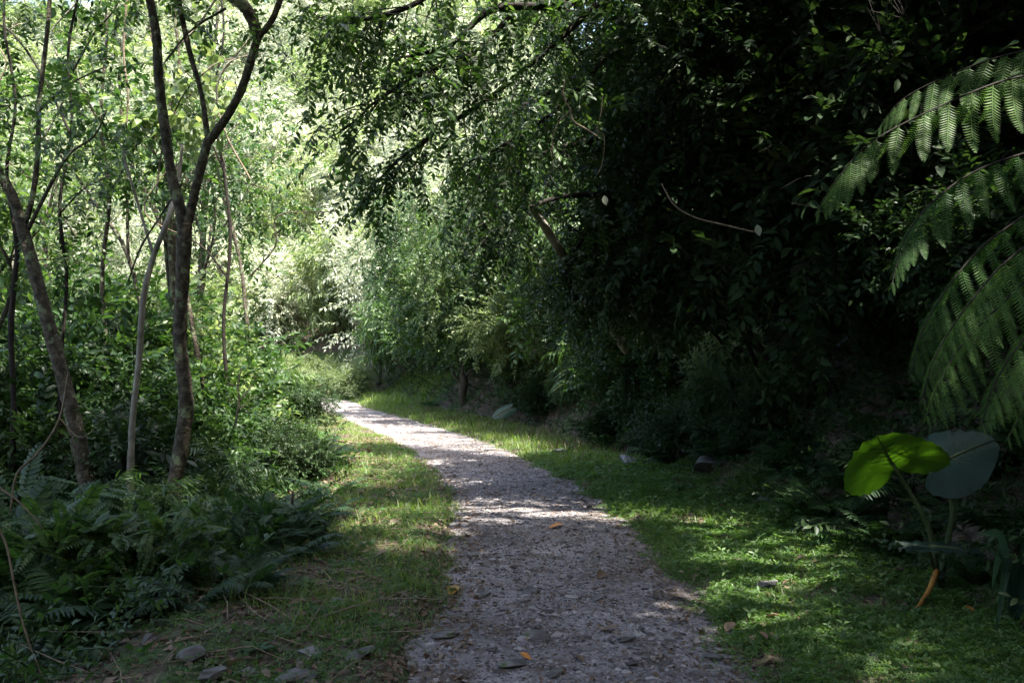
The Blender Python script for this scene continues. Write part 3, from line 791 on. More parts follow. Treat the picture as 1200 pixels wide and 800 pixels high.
# ---- left foreground ferns and shrubs
for key, px, Y, s, lab, cat in [
    ('fd2', 40, 4.9, .95, 'dark fern filling the bottom left corner', 'fern'),
    ('fd', 120, 5.4, .85, 'dark fern with long narrow leaflets at the bottom left, above the loose stones', 'fern'),
    ('sp1', 180, 5.9, .45, 'shrub with feathery compound leaves right of the bottom left corner ferns', 'shrub'),
    ('fd2', 250, 6.5, .45, 'dark fern in front of the lichened forked trunk', 'fern'),
    ('sp2', 305, 7.1, .5, 'dark leafy shrub between the forked trunk and the verge', 'shrub'),
    ('fd', 330, 8.0, .80, 'fern with arching fronds at the edge of the left verge', 'fern'),
    ('sp2', 20, 6.4, .95, 'dark feathery shrub at the left edge of the picture', 'shrub'),
    ('fd', 140, 6.9, .85, 'broad dark fern left of the forked trunk base', 'fern'),
    ('fd2', 70, 7.6, 1.1, 'tall dark fern at the foot of the crooked leaning trunk', 'fern'),
    ('fm2', 160, 5.1, .40, 'small green fern on the ground under the feathery shrub', 'fern'),
    ('fm2', 237, 5.75, .42, 'small light fern frond tuft just above the twig litter', 'fern'),
    ('sp1', 90, 5.9, .6, 'shrub with compound leaves standing between the bottom left ferns', 'shrub'),
    ('fm', 355, 9.6, .80, 'green fern spreading over the dark gap beside the verge', 'fern'),
    ('fd', 280, 9.0, 1.0, 'dark fern right of the forked trunk in the hollow', 'fern'),
    ('fm', 320, 11.0, 1.15, 'large fern with long fronds in front of the sunlit bushes', 'fern'),
    ('fd2', 200, 9.4, 1.1, 'dark fern behind the forked trunk', 'fern'),
    ('sd1', 120, 9.6, .9, 'dark round-leaved shrub between the leaning trunk and the thin pale stem', 'shrub'),
    ('sp2', 275, 8.0, .5, 'low feathery shrub under the forked trunk, toward the verge', 'shrub'),
    ('sm1', 385, 13.0, .62, 'green shrub at the corner of the verge bend', 'shrub'),
    ('fd', 290, 5.7, .5, 'dark fern at the lowest corner of the left bushes, above the grey stones', 'fern'),
    ('fd2', 225, 5.3, .5, 'dark fern spreading right of the bottom left ferns over the twigs', 'fern'),
    ('fd2', 335, 6.7, .55, 'dark fern bordering the grass below the forked trunk', 'fern'),
    ('fd', 372, 8.4, .62, 'dark fern overhanging the grass halfway along the left verge', 'fern'),
    ('fm', 62, 6.7, 1.05, 'green fern standing higher than the dark ferns around it, below the leaning trunk', 'fern'),
    ('fm', 292, 8.8, 1.15, 'green fern with long fronds just right of the forked trunk', 'fern'),
    ('sm3', 345, 9.8, .62, 'low narrow-leaved shrub behind the ferns halfway along the left verge', 'shrub'),
    ('fm', 175, 8.4, 1.05, 'green fern between the thin pale stem and the forked trunk', 'fern'),
    ('sm3', 110, 7.6, .62, 'low narrow-leaved shrub between the leaning trunk and the thin pale stem', 'shrub'),
    ('fm2', 395, 11.8, .55, 'small fern growing out over the bare bank of the verge', 'fern'),
]:
    s *= 1.0 if Y < 8.2 else 1.1
    plant(key, on_ground(px, Y, .05, (1.75 + .55 * s) if Y < 10.5 else 2.1 + 1.0 * s, 1.6 * s if Y > 9 else 0), s, None, lab, cat)
for px, py, s in [(430, 640, .22), (400, 665, .26), (355, 690, .3), (445, 600, .2), (470, 560, .25), (375, 720, .22), (415, 575, .28), (330, 745, .2), (465, 690, .16), (300, 765, .2)]:
    plant('fm2', G(px, py) - np.array([0, 0, .01]), s, None, 'little fern sprouting in the left verge grass', 'fern', 'little ferns in the left verge')
for key, px, Y, s, lab, cat in [
    ('sm2', 340, 25.0, .75, 'small green bush at the inner side of the bend, hiding where the path goes', 'bush'),
    ('sd1', 345, 20.0, .65, 'low dark bush along the inner verge, close before the bend', 'bush'),
    ('fm', 358, 16.5, 1.1, 'fern leaning over the brown litter of the verge before the bend', 'fern'),
    ('sm1', 350, 14.5, .50, 'low bush at the litter edge of the verge, before the fern by the bend', 'bush'),
    ('fd', 378, 12.4, .85, 'dark fern leaning over the sunlit part of the left verge', 'fern'),
    ('sd1', 345, 11.6, .50, 'low dark bush behind the dark fern at the sunlit left verge', 'bush'),
    ('fd2', 385, 10.3, .62, 'dark fern reaching farthest over the left verge in the middle distance', 'fern'),
]:
    plant(key, on_ground(px, Y, .05, 1.75 + .4 * s), s, None, lab, cat)
# ---- left middle bushes
for key, px, Y, s, lab in [
    ('sm1', 250, 11.0, 1.35, 'green bush directly right of the forked trunk'),
    ('sm2', 330, 13.5, 1.45, 'sunlit small-leaved bush in the middle of the left thicket'),
    ('sl1', 285, 14.0, 1.9, 'tall bright bush with its crown catching sun between trunk and far slope'),
    ('sm3', 370, 16.0, 1.35, 'narrow-leaved bush leaning toward the far bend of the path'),
    ('sl2', 330, 17.0, 1.9, 'yellow-green bush rising behind the sunlit small-leaved bush'),
    ('sm2', 380, 20.0, 1.35, 'bush at the inside of the bend hiding the end of the path'),
    ('sm1', 195, 11.8, 1.7, 'green bush seen just behind the forked trunk'),
    ('sd1', 130, 10.8, 1.7, 'dark bush behind the thin pale stem'),
    ('sm2', 60, 10.4, 1.5, 'small-leaved bush behind the crooked leaning trunk'),
    ('sm1', -5, 10.6, 1.9, 'leafy bush cut by the left edge of the picture'),
    ('sm2', 100, 13.0, 2.2, 'tall small-leaved bush deep in the left thicket'),
    ('sm1', 205, 14.5, 2.2, 'high bush standing behind the fork of the main trunk'),
    ('sl1', 30, 14.5, 2.3, 'light green tall bush deep behind the leaning trunk'),
    ('sl2', 160, 17.0, 2.3, 'pale broad-leaved bush far back in the left thicket'),
    ('sm2', 260, 18.5, 2.2, 'bush far back between main trunk and pale slope'),
    ('sm3', 355, 24.0, 1.8, 'feathery bush by the far end of the path on its left'),
]:
    plant(key, on_ground(px, Y, .05, 2.1 + 1.15 * s, 1.8 * s), s, None, lab, 'bush')
for key, px, Y, s, lab in [
    ('sd1', 60, 11.6, 2.0, 'tall dark bush right behind the leaning trunk'),
    ('sm1', 160, 12.6, 2.1, 'tall leafy bush seen between the thin pale stem and the forked trunk'),
    ('sd1', 235, 13.0, 2.0, 'tall dark bush right of the forked trunk, behind the first green bush'),
    ('sm2', 15, 12.8, 2.4, 'tall small-leaved bush at the far left behind the leaning trunk'),
    ('sd1', 300, 15.6, 2.0, 'dark bush between the two brightest left-hand bushes'),
    ('sm2', 190, 15.6, 2.7, 'high bush closing the view behind the fork'),
    ('sm1', 90, 16.0, 2.8, 'high bush closing the view behind the leaning trunk'),
]:
    plant(key, on_ground(px, Y, .05, 2.1 + 1.15 * s, 1.8 * s), s, None, lab, 'bush')
# ---- right bank, dark
rb = np.random.default_rng(41)
k = 0
for Y in np.arange(5.2, 16.5, 1.0):
    for dd in (3.25, 4.3, 5.6, 7.2, 9.0):
        yy = Y + rb.uniform(-.4, .4); cx = np.interp(yy, PATH[:, 1][:70], PATH[:70, 0])
        x = cx + dd + rb.uniform(-.4, .4)
        px = 600 + x / yy * 1000
        if px > 1330 or (dd < 3.5 and yy < 8.2): continue
        key = rb.choice(['sd1', 'sp2', 'fd', 'fd2', 'sd1', 'fd2']) if dd > 3.5 else rb.choice(['fd2', 'fd', 'fd2', 'fd'])
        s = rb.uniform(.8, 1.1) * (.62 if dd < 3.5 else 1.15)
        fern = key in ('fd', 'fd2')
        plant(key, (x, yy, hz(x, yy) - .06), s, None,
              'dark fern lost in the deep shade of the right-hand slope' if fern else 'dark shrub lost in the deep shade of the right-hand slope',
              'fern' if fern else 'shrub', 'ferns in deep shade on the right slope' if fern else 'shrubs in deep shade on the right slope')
# ---- right bank, middle distance, partly sunlit
for key, px, Y, s, lab in [
    ('sm1', 690, 14.5, 1.15, 'shaded bush where the right bank turns dark'),
    ('sm2', 640, 15.8, 1.25, 'bush with sunlit top right of the dead stump'),
    ('sl1', 590, 18.5, 1.35, 'pale green bush behind the bluish taro leaf'),
    ('sl1', 550, 20.5, 1.6, 'sunlit bush standing right above the dead stump'),
    ('sm2', 515, 22.0, 1.5, 'bush beside the grass left of the dead stump'),
    ('sd1', 480, 25.0, 1.8, 'dark bush where the bank meets the path bend'),
    ('sm1', 450, 27.5, 1.8, 'dark green bush at the far bend on the outside of the path'),
    ('sm2', 425, 30.5, 1.9, 'bush overhanging the farthest visible bit of path'),
    ('sl2', 610, 21.0, 2.0, 'tall bright bush on the slope above the stump bushes'),
    ('sm3', 665, 18.0, 1.9, 'narrow-leaved bush under the overhanging dark boughs'),
    ('sl1', 535, 25.0, 2.2, 'high sunlit bush on the slope left of the pale slanting trunk'),
    ('sm1', 575, 26.0, 2.4, 'mid green bush high on the slope below the pale slanting trunk'),
    ('sm2', 490, 29.0, 2.4, 'bush draping the slope at the edge of the pale hillside'),
    ('sd1', 640, 23.0, 2.3, 'dark bush behind the overhanging boughs'),
    ('sm1', 720, 18.0, 2.0, 'bush high on the slope in the half shade'),
    ('sm3', 450, 33.0, 2.2, 'narrow-leaved bush at the foot of the pale hillside'),
]:
    plant(key, on_ground(px, Y, .05, 2.3 + .9 * s), s, None, lab, 'bush')
for key, px, py, s, lab in [
    ('fm', 955, 616, .80, 'small bright green fern lit by the sun left of the taro leaf'),
    ('fm2', 1000, 645, .75, 'small fern on the ground under the big taro leaf'),
    ('fd', 1045, 650, .62, 'bluish fern behind the taro stalks'),
    ('fm2', 800, 575, .42, 'small shaded fern near the largest mossy rock'),
    ('fm2', 895, 618, .34, 'tiny fern in the sunlit ground cover below the half buried rock'),
    ('fd2', 930, 560, .55, 'dark fern on the bank above the bright small fern'),
    ('fd', 860, 540, .5, 'dark fern just behind the largest mossy rock'),
    ('fm2', 505, 478, .9, 'fern at the path edge left of the dead stump'),
    ('fm2', 418, 448, 1.2, 'light fern in the far grass at the bend'),
    ('fd', 1150, 690, .45, 'dark fern between the taro and the strap leaves'),
    ('fd2', 1190, 640, .7, 'dark fern at the right edge behind the strap-leaved plant'),
    ('fd2', 1075, 600, .8, 'dark fern behind the big taro leaf'),
    ('fd', 1230, 560, 1.0, 'dark fern under the tree fern at the right edge'),
    ('fd', 740, 520, .55, 'dark fern at the bank foot behind the pale brown rock'),
    ('fd2', 690, 508, .6, 'fern at the bank foot under the shaded bush'),
]:
    plant(key, G(px, py) - np.array([0, 0, .02]), s, None, lab, 'fern' if key[0] == 'f' else 'shrub')

rk = np.random.default_rng(91)
for i_ in range(30):
    Y = 6.6 + i_ * .29 + rk.uniform(-.2, .2); dd = rk.uniform(2.35, 3.3); cx = np.interp(Y, PATH[:70, 1], PATH[:70, 0]); x = cx + dd
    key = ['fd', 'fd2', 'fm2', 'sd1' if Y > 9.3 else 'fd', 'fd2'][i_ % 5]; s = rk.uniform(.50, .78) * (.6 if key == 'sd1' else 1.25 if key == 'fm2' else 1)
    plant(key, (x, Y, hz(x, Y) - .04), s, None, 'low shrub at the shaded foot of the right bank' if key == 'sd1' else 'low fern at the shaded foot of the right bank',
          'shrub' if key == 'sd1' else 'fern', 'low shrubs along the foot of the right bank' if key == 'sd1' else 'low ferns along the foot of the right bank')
for i_ in range(34):
    Y = 10.5 + i_ * .46 + rk.uniform(-.2, .2); d0 = rk.uniform(2.35, 3.1) + .004 * Y; cx = np.interp(Y, PATH[:70, 1], PATH[:70, 0]); x = cx + d0 * (1 + .012 * Y)
    key = ['sm2', 'fm', 'sd1', 'sm1', 'fd', 'sl1'][i_ % 6]; fern = key[0] == 'f'; s = rk.uniform(.36, .60) * (1.5 if fern else 1)
    plant(key, (x, Y, hz(x, Y) - .04), s, None, 'low fern spilling from the bank wall onto the grass strip' if fern else 'low bush spilling from the bank wall onto the grass strip',
          'fern' if fern else 'bush', 'low ferns along the grass strip by the bank wall' if fern else 'low bushes along the grass strip by the bank wall')
for key, px, Y, s, lab in [('sl1', 398, 35.5, .8, 'low pale bush on the sunlit bank beyond the bend, just right of the path end'), ('sl2', 372, 37.5, .9, 'low yellow-green bush on the sunlit bank beyond the bend'), ('sl1', 350, 39, 1.0, 'pale bush behind the left thicket at the far bend'), ('sl2', 415, 33.5, .8, 'small bright bush where the bank grass ends at the bend')]:
    plant(key, on_ground(px, Y), s, None, lab, 'bush')
# ---- tall vine-hung trees on the bank in the middle distance
def bank_tree(seed, S, lm, h, cr, s, n):
    root = empty('bank_tree'); rng = np.random.default_rng(seed)
    tree_parts(root, rng, (0, 0, -.3), (rng.uniform(-.3, .3), 0, h * .8), .09, (0, 0, h * .55), (cr, cr, h * .44), S, lm, M['bark'], nspr=n, s=s, blobs=11, shell=.4, hang=.45)
    return root
BT = [bank_tree(221, S_BROAD, M['leaf_mid'], 5.0, 1.35, 1.0, 900), bank_tree(222, S_SMALL, M['leaf_mid'], 4.6, 1.25, 1.2, 1250), bank_tree(223, S_BROAD, M['leaf_dark'], 5.4, 1.4, 1.05, 850)]
used = set()
for px, Y, k, s, lab in [(470, 27, 0, 1.0, 'tall leafy tree at the left end of the bank wall, against the pale hillside'), (500, 24.5, 1, 1.0, 'tall small-leaved tree draping the bank left of the stump'),
                         (455, 31, 2, 1.1, 'tall dark tree where the bank wall ends at the bend'), (535, 22.5, 2, .9, 'dark tree behind the sunlit bush above the stump'),
                         (560, 24.5, 1, 1.1, 'tall small-leaved tree high on the bank above the stump'), (600, 20.5, 0, 1.0, 'leafy tree on the bank above the bluish taro leaf'),
                         (640, 18.5, 1, .95, 'small-leaved tree beneath the pale slanting trunk'), (520, 28.5, 0, 1.25, 'tall tree high on the bank behind the wall of leaves'),
                         (680, 17.0, 2, 1.0, 'dark tree where the bank wall turns into deep shade'), (610, 24.5, 2, 1.25, 'tall dark tree high on the bank behind the slanting trunk'),
                         (425, 36, 0, 1.2, 'tree on the bank beyond the bend above the end of the path')]:
    g = on_ground(px, Y, .05, 2.6 + 1.0 * s)
    o = BT[k] if k not in used else copy_tree(BT[k]); used.add(k)
    o.location = tuple(g); o.rotation_euler = (0, 0, R.uniform(0, 6.28)); o.scale = (s, s, s)
    tag(o, lab, 'tree')
# ---- far sunlit hillside
TP = []
def far_tree(seed, S, lm, h, cr, s, nspr=420):
    root = empty('hillside_tree'); rng = np.random.default_rng(seed)
    tree_parts(root, rng, (0, 0, -.3), (rng.uniform(-.4, .4), rng.uniform(-.4, .4), h * .75), .11, (0, 0, h * .68), cr, S, lm, M['bark'], nspr=nspr, s=s, blobs=9)
    return root
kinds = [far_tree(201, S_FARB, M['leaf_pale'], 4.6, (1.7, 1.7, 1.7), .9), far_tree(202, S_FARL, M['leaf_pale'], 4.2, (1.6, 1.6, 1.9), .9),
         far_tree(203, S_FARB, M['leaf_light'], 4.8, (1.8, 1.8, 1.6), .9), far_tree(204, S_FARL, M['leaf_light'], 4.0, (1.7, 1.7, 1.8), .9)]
labs = ['pale broad-leaved tree in full sun on the far hillside', 'pale drooping-leaved tree in full sun on the far hillside',
        'yellow-green tree in full sun on the far hillside', 'light green tree with narrow hanging leaves on the far hillside']
rf = np.random.default_rng(51); used = set(); pts = []
for _ in range(26000):
    Y = 30 + 90 * rf.random() ** .8; px = rf.uniform(-60, 640); x = (px - 600) / 1000 * Y
    d_, _s = pdist(np.array([x]), np.array([Y])); d_ = d_[0]
    if d_ < 2.8 or d_ > 75: continue
    z = hz(x, Y); py = 420 - (z - 1.6 + 3) / Y * 1000
    if py < -170: continue
    if any((x - a) ** 2 + (Y - b) ** 2 < (2.1 + .035 * (Y - 30)) ** 2 for a, b, _z in pts): continue
    pts.append((x, Y, z))
    if len(pts) > 320: break
for x, Y, z in pts:
    k = rf.choice(4, p=[.34, .30, .18, .18])
    o = kinds[k] if k not in used else copy_tree(kinds[k]); used.add(k)
    s = rf.uniform(.75, 1.2) * (1 + .018 * (Y - 30)); o.location = (x, Y, z); o.rotation_euler = (0, 0, rf.uniform(0, 6.28)); o.scale = (s, s, s * rf.uniform(.9, 1.15))
    tag(o, labs[k], 'tree', 'trees of the far hillside: ' + labs[k].split(' in ')[0].split(' on ')[0])

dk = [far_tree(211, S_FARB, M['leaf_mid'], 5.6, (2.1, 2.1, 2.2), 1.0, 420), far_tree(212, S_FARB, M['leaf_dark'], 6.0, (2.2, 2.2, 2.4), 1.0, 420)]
pts = []; used = set()
for _ in range(6000):
    Y = rf.uniform(17, 46); px = rf.uniform(600, 1260); x = (px - 600) / 1000 * Y
    d_ = float(pdist(np.array([x]), np.array([Y]))[0][0])
    if d_ < 7.5 or d_ > 34 or any((x - a) ** 2 + (Y - b) ** 2 < 2.7 ** 2 for a, b, _z in pts): continue
    z = hz(x, Y)
    if 420 - (z + 2 - 1.6) / Y * 1000 < -200: continue
    pts.append((x, Y, z))
    if len(pts) > 95: break
for x, Y, z in pts:
    k = int(rf.integers(0, 2)); o = dk[k] if k not in used else copy_tree(dk[k]); used.add(k)
    s = rf.uniform(.8, 1.25); o.name = 'slope_tree'; o.location = (x, Y, z); o.rotation_euler = (0, 0, rf.uniform(0, 6.28)); o.scale = (s, s, s)
    tag(o, 'shaded tree high on the right-hand slope behind the dark trunks', 'tree', 'shaded trees high on the right slope')

# ================================================================== TALL TREES ON THE RIGHT SLOPE (they shade the path)
rt = np.random.default_rng(61)
spots = [(5.6, -4, 6.8), (9.0, -4, 7.5), (5.8, 0.2, 6.8), (9.4, .5, 7.5), (12.5, -2, 7), (13, 3, 6.5), (5.6, 3.8, 6.8), (9.0, 4.6, 7), (5.8, 7.4, 6.4), (9.4, 8.2, 6.5), (13.0, 8.5, 6.0),
         (6.0, 11.0, 5.8), (9.8, 12.2, 6.0), (7.4, 14.4, 5.4), (10.6, 16.0, 5.8), (13.5, 13, 6), (14.5, 18, 6)]
spots += [(6.6, 2.2, 6.2), (7.6, 2.8, 6.8), (8.0, 5.0, 6.4), (7.0, -1.2, 6.0), (7.6, 6.6, 6.8), (7.4, 14.6, 6.0), (7.2, 7.4, 5.6), (7.4, 11.8, 5.6), (7.0, 4.2, 5.4), (7.2, 0.6, 5.4), (7.8, 9.6, 6.0), (7.8, 5.8, 6.0)]  # extra crowns leaning over the path, added to deepen the shade
for n_c, (x, y, hgt) in enumerate(spots):
    z = hz(x, y)
    root = empty('shade_tree', (x, y, z - .2))
    lean = np.array([-.7 - rt.uniform(0, .7), rt.uniform(-.5, .5), 0]) if n_c < len(spots) - 12  else np.array([-5.4 if n_c < len(spots) - 2 else -7.6, 0, 0])
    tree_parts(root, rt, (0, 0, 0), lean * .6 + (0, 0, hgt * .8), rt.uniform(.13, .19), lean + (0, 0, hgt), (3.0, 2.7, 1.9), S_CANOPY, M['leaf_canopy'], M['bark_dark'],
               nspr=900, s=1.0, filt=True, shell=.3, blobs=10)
    tag(root, 'tall dark tree on the shaded right-hand slope, crown closing over the path', 'tree', 'tall trees on the dark right slope')
for x, y, hgt in [(-9, -5, 8), (-5.5, -7, 8.5), (-1.8, -6, 8), (2, -8, 8), (-12.5, -1.5, 8), (-8.6, 0.5, 7.5), (5, -9, 7), (-4.6, -2.6, 8), (-7.5, -10, 9), (-1, -11, 9)]:  # unseen trees behind the camera, added to cut sky light from there
    root = empty('forest_tree', (x, y, hz(x, y) - .2))
    tree_parts(root, rt, (0, 0, 0), (0, 0, hgt * .8), .15, (0, 0, hgt * .6), (2.9, 2.9, hgt * .42), S_CANOPY, M['leaf_canopy'], M['bark_dark'], nspr=520, s=1.1, filt=True, shell=.35, blobs=10)
    tag(root, 'tall tree of the forest behind the viewpoint', 'tree', 'tall trees behind the viewpoint')
for px, py, Y, r in [(715, 120, 10.5, 1.25), (770, 40, 9.6, 1.2), (850, 110, 9.0, 1.2), (950, 150, 8.2, 1.2), (720, 250, 11.6, 1.2), (820, 230, 10.0, 1.2), (930, 290, 8.6, 1.15), (680, 20, 11.5, 1.2), (1000, 40, 8.0, 1.2), (880, 0, 9.5, 1.2), (1090, 220, 7.6, 1.2), (760, 330, 10.8, 1.0), (640, -40, 12.5, 1.4)]:
    c = P(px, py, Y); bx = max(c[0] + 2.2, 3.6); b = np.array([bx, Y + .3, hz(bx, Y + .3) - .2])
    root = empty('understorey_tree', b)
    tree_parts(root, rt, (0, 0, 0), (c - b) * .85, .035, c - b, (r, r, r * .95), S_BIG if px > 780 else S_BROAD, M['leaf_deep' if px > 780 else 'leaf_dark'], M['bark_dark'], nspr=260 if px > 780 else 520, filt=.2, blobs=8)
    tag(root, 'dark understorey tree beneath the tall trees on the right-hand slope', 'tree', 'understorey trees on the dark right slope')
for x, y, hgt, lx, ly, lab in [(-5.2, 1.6, 8.6, 2.6, .8, ''), (-6.4, 4.6, 8.8, 2.8, .4, '')]:  # unseen left-hand crowns, added to shade the near ferns
    root = empty('forest_tree', (x, y, hz(x, y) - .2))
    tree_parts(root, rt, (0, 0, 0), (lx * .7, ly * .7, hgt * .85), .11, (lx, ly, hgt), (2.4, 2.3, 1.4), S_CANOPY, M['leaf_canopy'], M['bark_dark'], nspr=420, filt=True, shell=.35, blobs=9)
    tag(root, 'forest tree left of the viewpoint whose crown reaches over the ferns', 'tree', 'forest trees left of the viewpoint')
# a thick low layer of foliage on the dark slope
for x, y, hgt, lab in [(4.6, 9.4, 3.6, ''), (6.0, 12.6, 4.2, ''), (5.2, 6.4, 3.8, ''), (7.4, 9.6, 4.2, ''), (7.0, 15.2, 4.4, ''), (5.6, 16.6, 3.6, ''), (8.4, 12.5, 4.5, ''), (8.6, 18.4, 4.5, ''), (4.9, 8.0, 4.6, ''), (5.4, 10.8, 5.2, ''), (5.8, 13.8, 5.6, ''), (6.6, 8.2, 5.4, ''), (7.6, 11.2, 5.6, ''), (9.5, 10.8, 6.2, ''), (9.0, 14.6, 6.0, ''), (6.4, 6.6, 5.2, '')]:
    root = empty('understorey_tree', (x, y, hz(x, y) - .2))
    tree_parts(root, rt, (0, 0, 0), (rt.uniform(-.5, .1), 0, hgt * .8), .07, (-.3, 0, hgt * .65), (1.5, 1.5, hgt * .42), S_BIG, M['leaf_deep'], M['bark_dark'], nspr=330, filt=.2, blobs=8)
    tag(root, 'dark understorey tree beneath the tall trees on the right-hand slope', 'tree', 'understorey trees on the dark right slope')

# ================================================================== LEFT TREES
def px_tube(mb, pts, Y, w, sides=9, rough=.06, m=5, mat=0, end=True):
    """pts in photo pixels (with optional own depth), w widths in pixels"""
    W = np.array([P(p[0], p[1], p[2] if len(p) > 2 else Y) for p in pts]); Q = crom(W, m)
    yy = np.array([(p[2] if len(p) > 2 else Y) for p in pts])
    rad = np.interp(np.linspace(0, len(pts) - 1, len(Q)), range(len(pts)), np.array(w) / 2 / F_PX * yy)
    mb.add(*tube(Q, rad, sides, end, rough), mat=mat)
    return Q
rl = np.random.default_rng(71)
def hung_leaves(root, name, S, lm, curves, per, s, spread=.12, droop=.3):
    mb = MB(); pos, dr = [], []
    for Q, u0 in curves:
        n = len(Q)
        for _ in range(per):
            u = rl.uniform(u0, 1) * (n - 1); i = min(int(u), n - 2)
            p = Q[i] + (Q[i + 1] - Q[i]) * (u - i)
            pos.append(p + rl.normal(0, spread, 3)); dr.append(nrm(Q[i + 1] - Q[i]) * .4 + rl.normal(0, .6, 3) + (0, 0, -droop))
    foliage(rl, mb, S, pos, dr, rl.uniform(.75, 1.25, len(pos)) * s)
    o = mb.build(name, lm); o.parent = root
    o.matrix_parent_inverse = root.matrix_world.inverted()
    return o
def world_child(o, root):
    o.parent = root; return o
def px_tree(name, base_px, Y, limbs, leaves, label, bark='bark', cat='tree'):
    """limbs: (pixel points, widths, leafy from, part name)"""
    g = P(base_px[0], base_px[1], Y); g[2] = hz(g[0], Y)
    root = empty(name, (0, 0, 0))
    parts, curves = {}, []
    for pts, w, u0, part in limbs:
        mb = MB(); Q = px_tube(mb, pts, Y, np.array(w) * .80, 10, .10, 7)
        o = mb.build(part, M[bark]); o.parent = root
        if u0 is not None: curves.append((Q, u0))
    if leaves:
        S, lm, per, s, sp = leaves
        hung_leaves(root, 'crown', S, lm, curves, per, s, sp)
    # put the origin at the foot of the trunk
    root.location = g
    for ch in root.children: ch.location = tuple(-g)
    return tag(root, label, cat)

px_tree('forked_tree', (206, 640), 8.0, [
    ([(208, 660), (205, 615), (203, 580), (213, 520), (218, 470), (211, 400), (213, 335), (216, 280), (217, 262)], [30, 25, 22, 22, 22, 20, 20, 22, 20], None, 'trunk'),
    ([(216, 276), (210, 240), (202, 210), (193, 150), (186, 90), (183, 40), (172, -20), (160, -90), (150, -180, 7.6), (120, -260, 7.2)], [17, 16, 15, 14, 14, 13, 12, 11, 8, 4], .55, 'limb'),
    ([(217, 272), (224, 245), (232, 210), (244, 163)], [15, 13, 13, 13], None, 'limb'),
    ([(244, 166), (262, 143), (283, 105), (299, 55), (303, 40)], [13, 12, 12, 12, 11], None, 'limb'),
    ([(244, 166), (236, 110), (222, 60), (208, -5), (195, -80), (200, -170, 8.4)], [9, 7, 8, 8, 6, 3], .55, 'branch'),
    ([(303, 44), (318, 25), (330, -5), (345, -60), (380, -140, 8.6)], [9, 9, 9, 7, 3], .5, 'branch'),
    ([(303, 44), (290, 12), (270, -5), (230, -40), (190, -90, 7.6)], [16, 18, 18, 14, 6], .6, 'branch'),
    ([(265, 10), (225, 35), (195, 70, 7.9)], [4, 3, 2], None, 'twig'),
    ([(213, 215), (190, 250), (165, 290, 8.3), (150, 330, 8.4)], [4, 3, 3, 2], None, 'twig'),
], (S_BROAD, M['leaf_mid'], 34, .95, .35), 'slender tree with lichened trunk that forks into curving limbs, left of the path')
px_tree('leaning_tree', (98, 560), 8.6, [
    ([(104, 580), (94, 525), (80, 465), (62, 400), (42, 325), (28, 272), (12, 225), (-10, 190), (-50, 130)], [24, 22, 21, 20, 18, 17, 15, 14, 11], .8, 'trunk'),
    ([(25, 272), (36, 240), (44, 185), (46, 120), (54, 50), (60, -20), (64, -90)], [9, 8, 7, 7, 6, 6, 4], .45, 'limb'),
    ([(30, 275), (60, 215), (82, 180), (110, 160), (125, 130, 8.2)], [6, 5, 4, 3, 2], .3, 'branch'),
    ([(46, 130), (80, 100), (120, 80, 8.2)], [4, 3, 2], .2, 'branch'),
], (S_BROAD, M['leaf_mid'], 16, 1.0, .25), 'crooked tree leaning out of the left edge, with a thin upright limb', 'bark')
px_tree('sapling', (156, 560), 8.4, [
    ([(152, 580), (155, 500), (163, 420), (168, 350), (180, 300), (195, 262), (208, 215, 8.7), (214, 170, 8.8)], [11, 9, 9, 9, 8, 8, 6, 3], None, 'trunk'),
    ([(180, 300), (165, 250), (150, 200), (143, 170)], [5, 4, 4, 3], .5, 'branch'),
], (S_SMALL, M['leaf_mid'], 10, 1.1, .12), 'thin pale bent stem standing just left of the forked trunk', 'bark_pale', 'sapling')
px_tree('sapling', (18, 520), 9.2, [
    ([(14, 560), (16, 470), (13, 380), (20, 300), (18, 270)], [9, 8, 8, 7, 7], None, 'trunk'),
    ([(18, 272), (8, 200), (18, 120), (5, 30), (8, -40)], [6, 5, 4, 4, 3], .3, 'limb'),
], (S_BROAD, M['leaf_mid'], 18, 1.0, .2), 'thin dark stem behind the leaning trunk at the left edge', 'bark_dark', 'sapling')
px_tree('sapling', (120, 480), 11.5, [
    ([(118, 520), (124, 420), (120, 320), (128, 230), (118, 140), (125, 40), (120, -40)], [7, 7, 6, 6, 5, 4, 3], .45, 'trunk'),
    ([(124, 235), (155, 180), (175, 140)], [4, 3, 2], .2, 'branch'),
    ([(119, 150), (95, 100), (85, 60)], [4, 3, 2], .2, 'branch'),
], (S_WIDE, M['leaf_mid'], 20, 1.0, .3), 'upright sapling with broad leaves between the leaning trunk and the pale stem', 'bark', 'sapling')
px_tree('sapling', (230, 420), 11.2, [
    ([(240, 460), (225, 380), (212, 300), (205, 220), (195, 150), (210, 80), (205, 10), (215, -60)], [7, 7, 6, 6, 5, 5, 4, 3], .5, 'trunk'),
    ([(203, 200), (180, 160), (150, 135)], [4, 3, 2], .4, 'branch'),
    ([(200, 130), (225, 110), (240, 95)], [3, 3, 2], .2, 'branch'),
], (S_WIDE, M['leaf_light'], 22, 1.05, .25), 'sapling with big pale sunlit heart-shaped leaves behind the fork of the trunk', 'bark', 'sapling')
px_tree('sapling', (150, 380), 13, [
    ([(190, 440), (170, 380), (150, 300), (120, 250), (60, 170), (20, 150), (-40, 120)], [6, 6, 6, 5, 4, 3, 2], .3, 'trunk'),
    ([(150, 300), (148, 200), (140, 90), (150, 10), (148, -40)], [5, 4, 4, 3, 2], .3, 'limb'),
], (S_BROAD, M['leaf_light'], 28, 1.2, .35), 'slanting sapling with light leaves high in the upper left', 'bark', 'sapling')
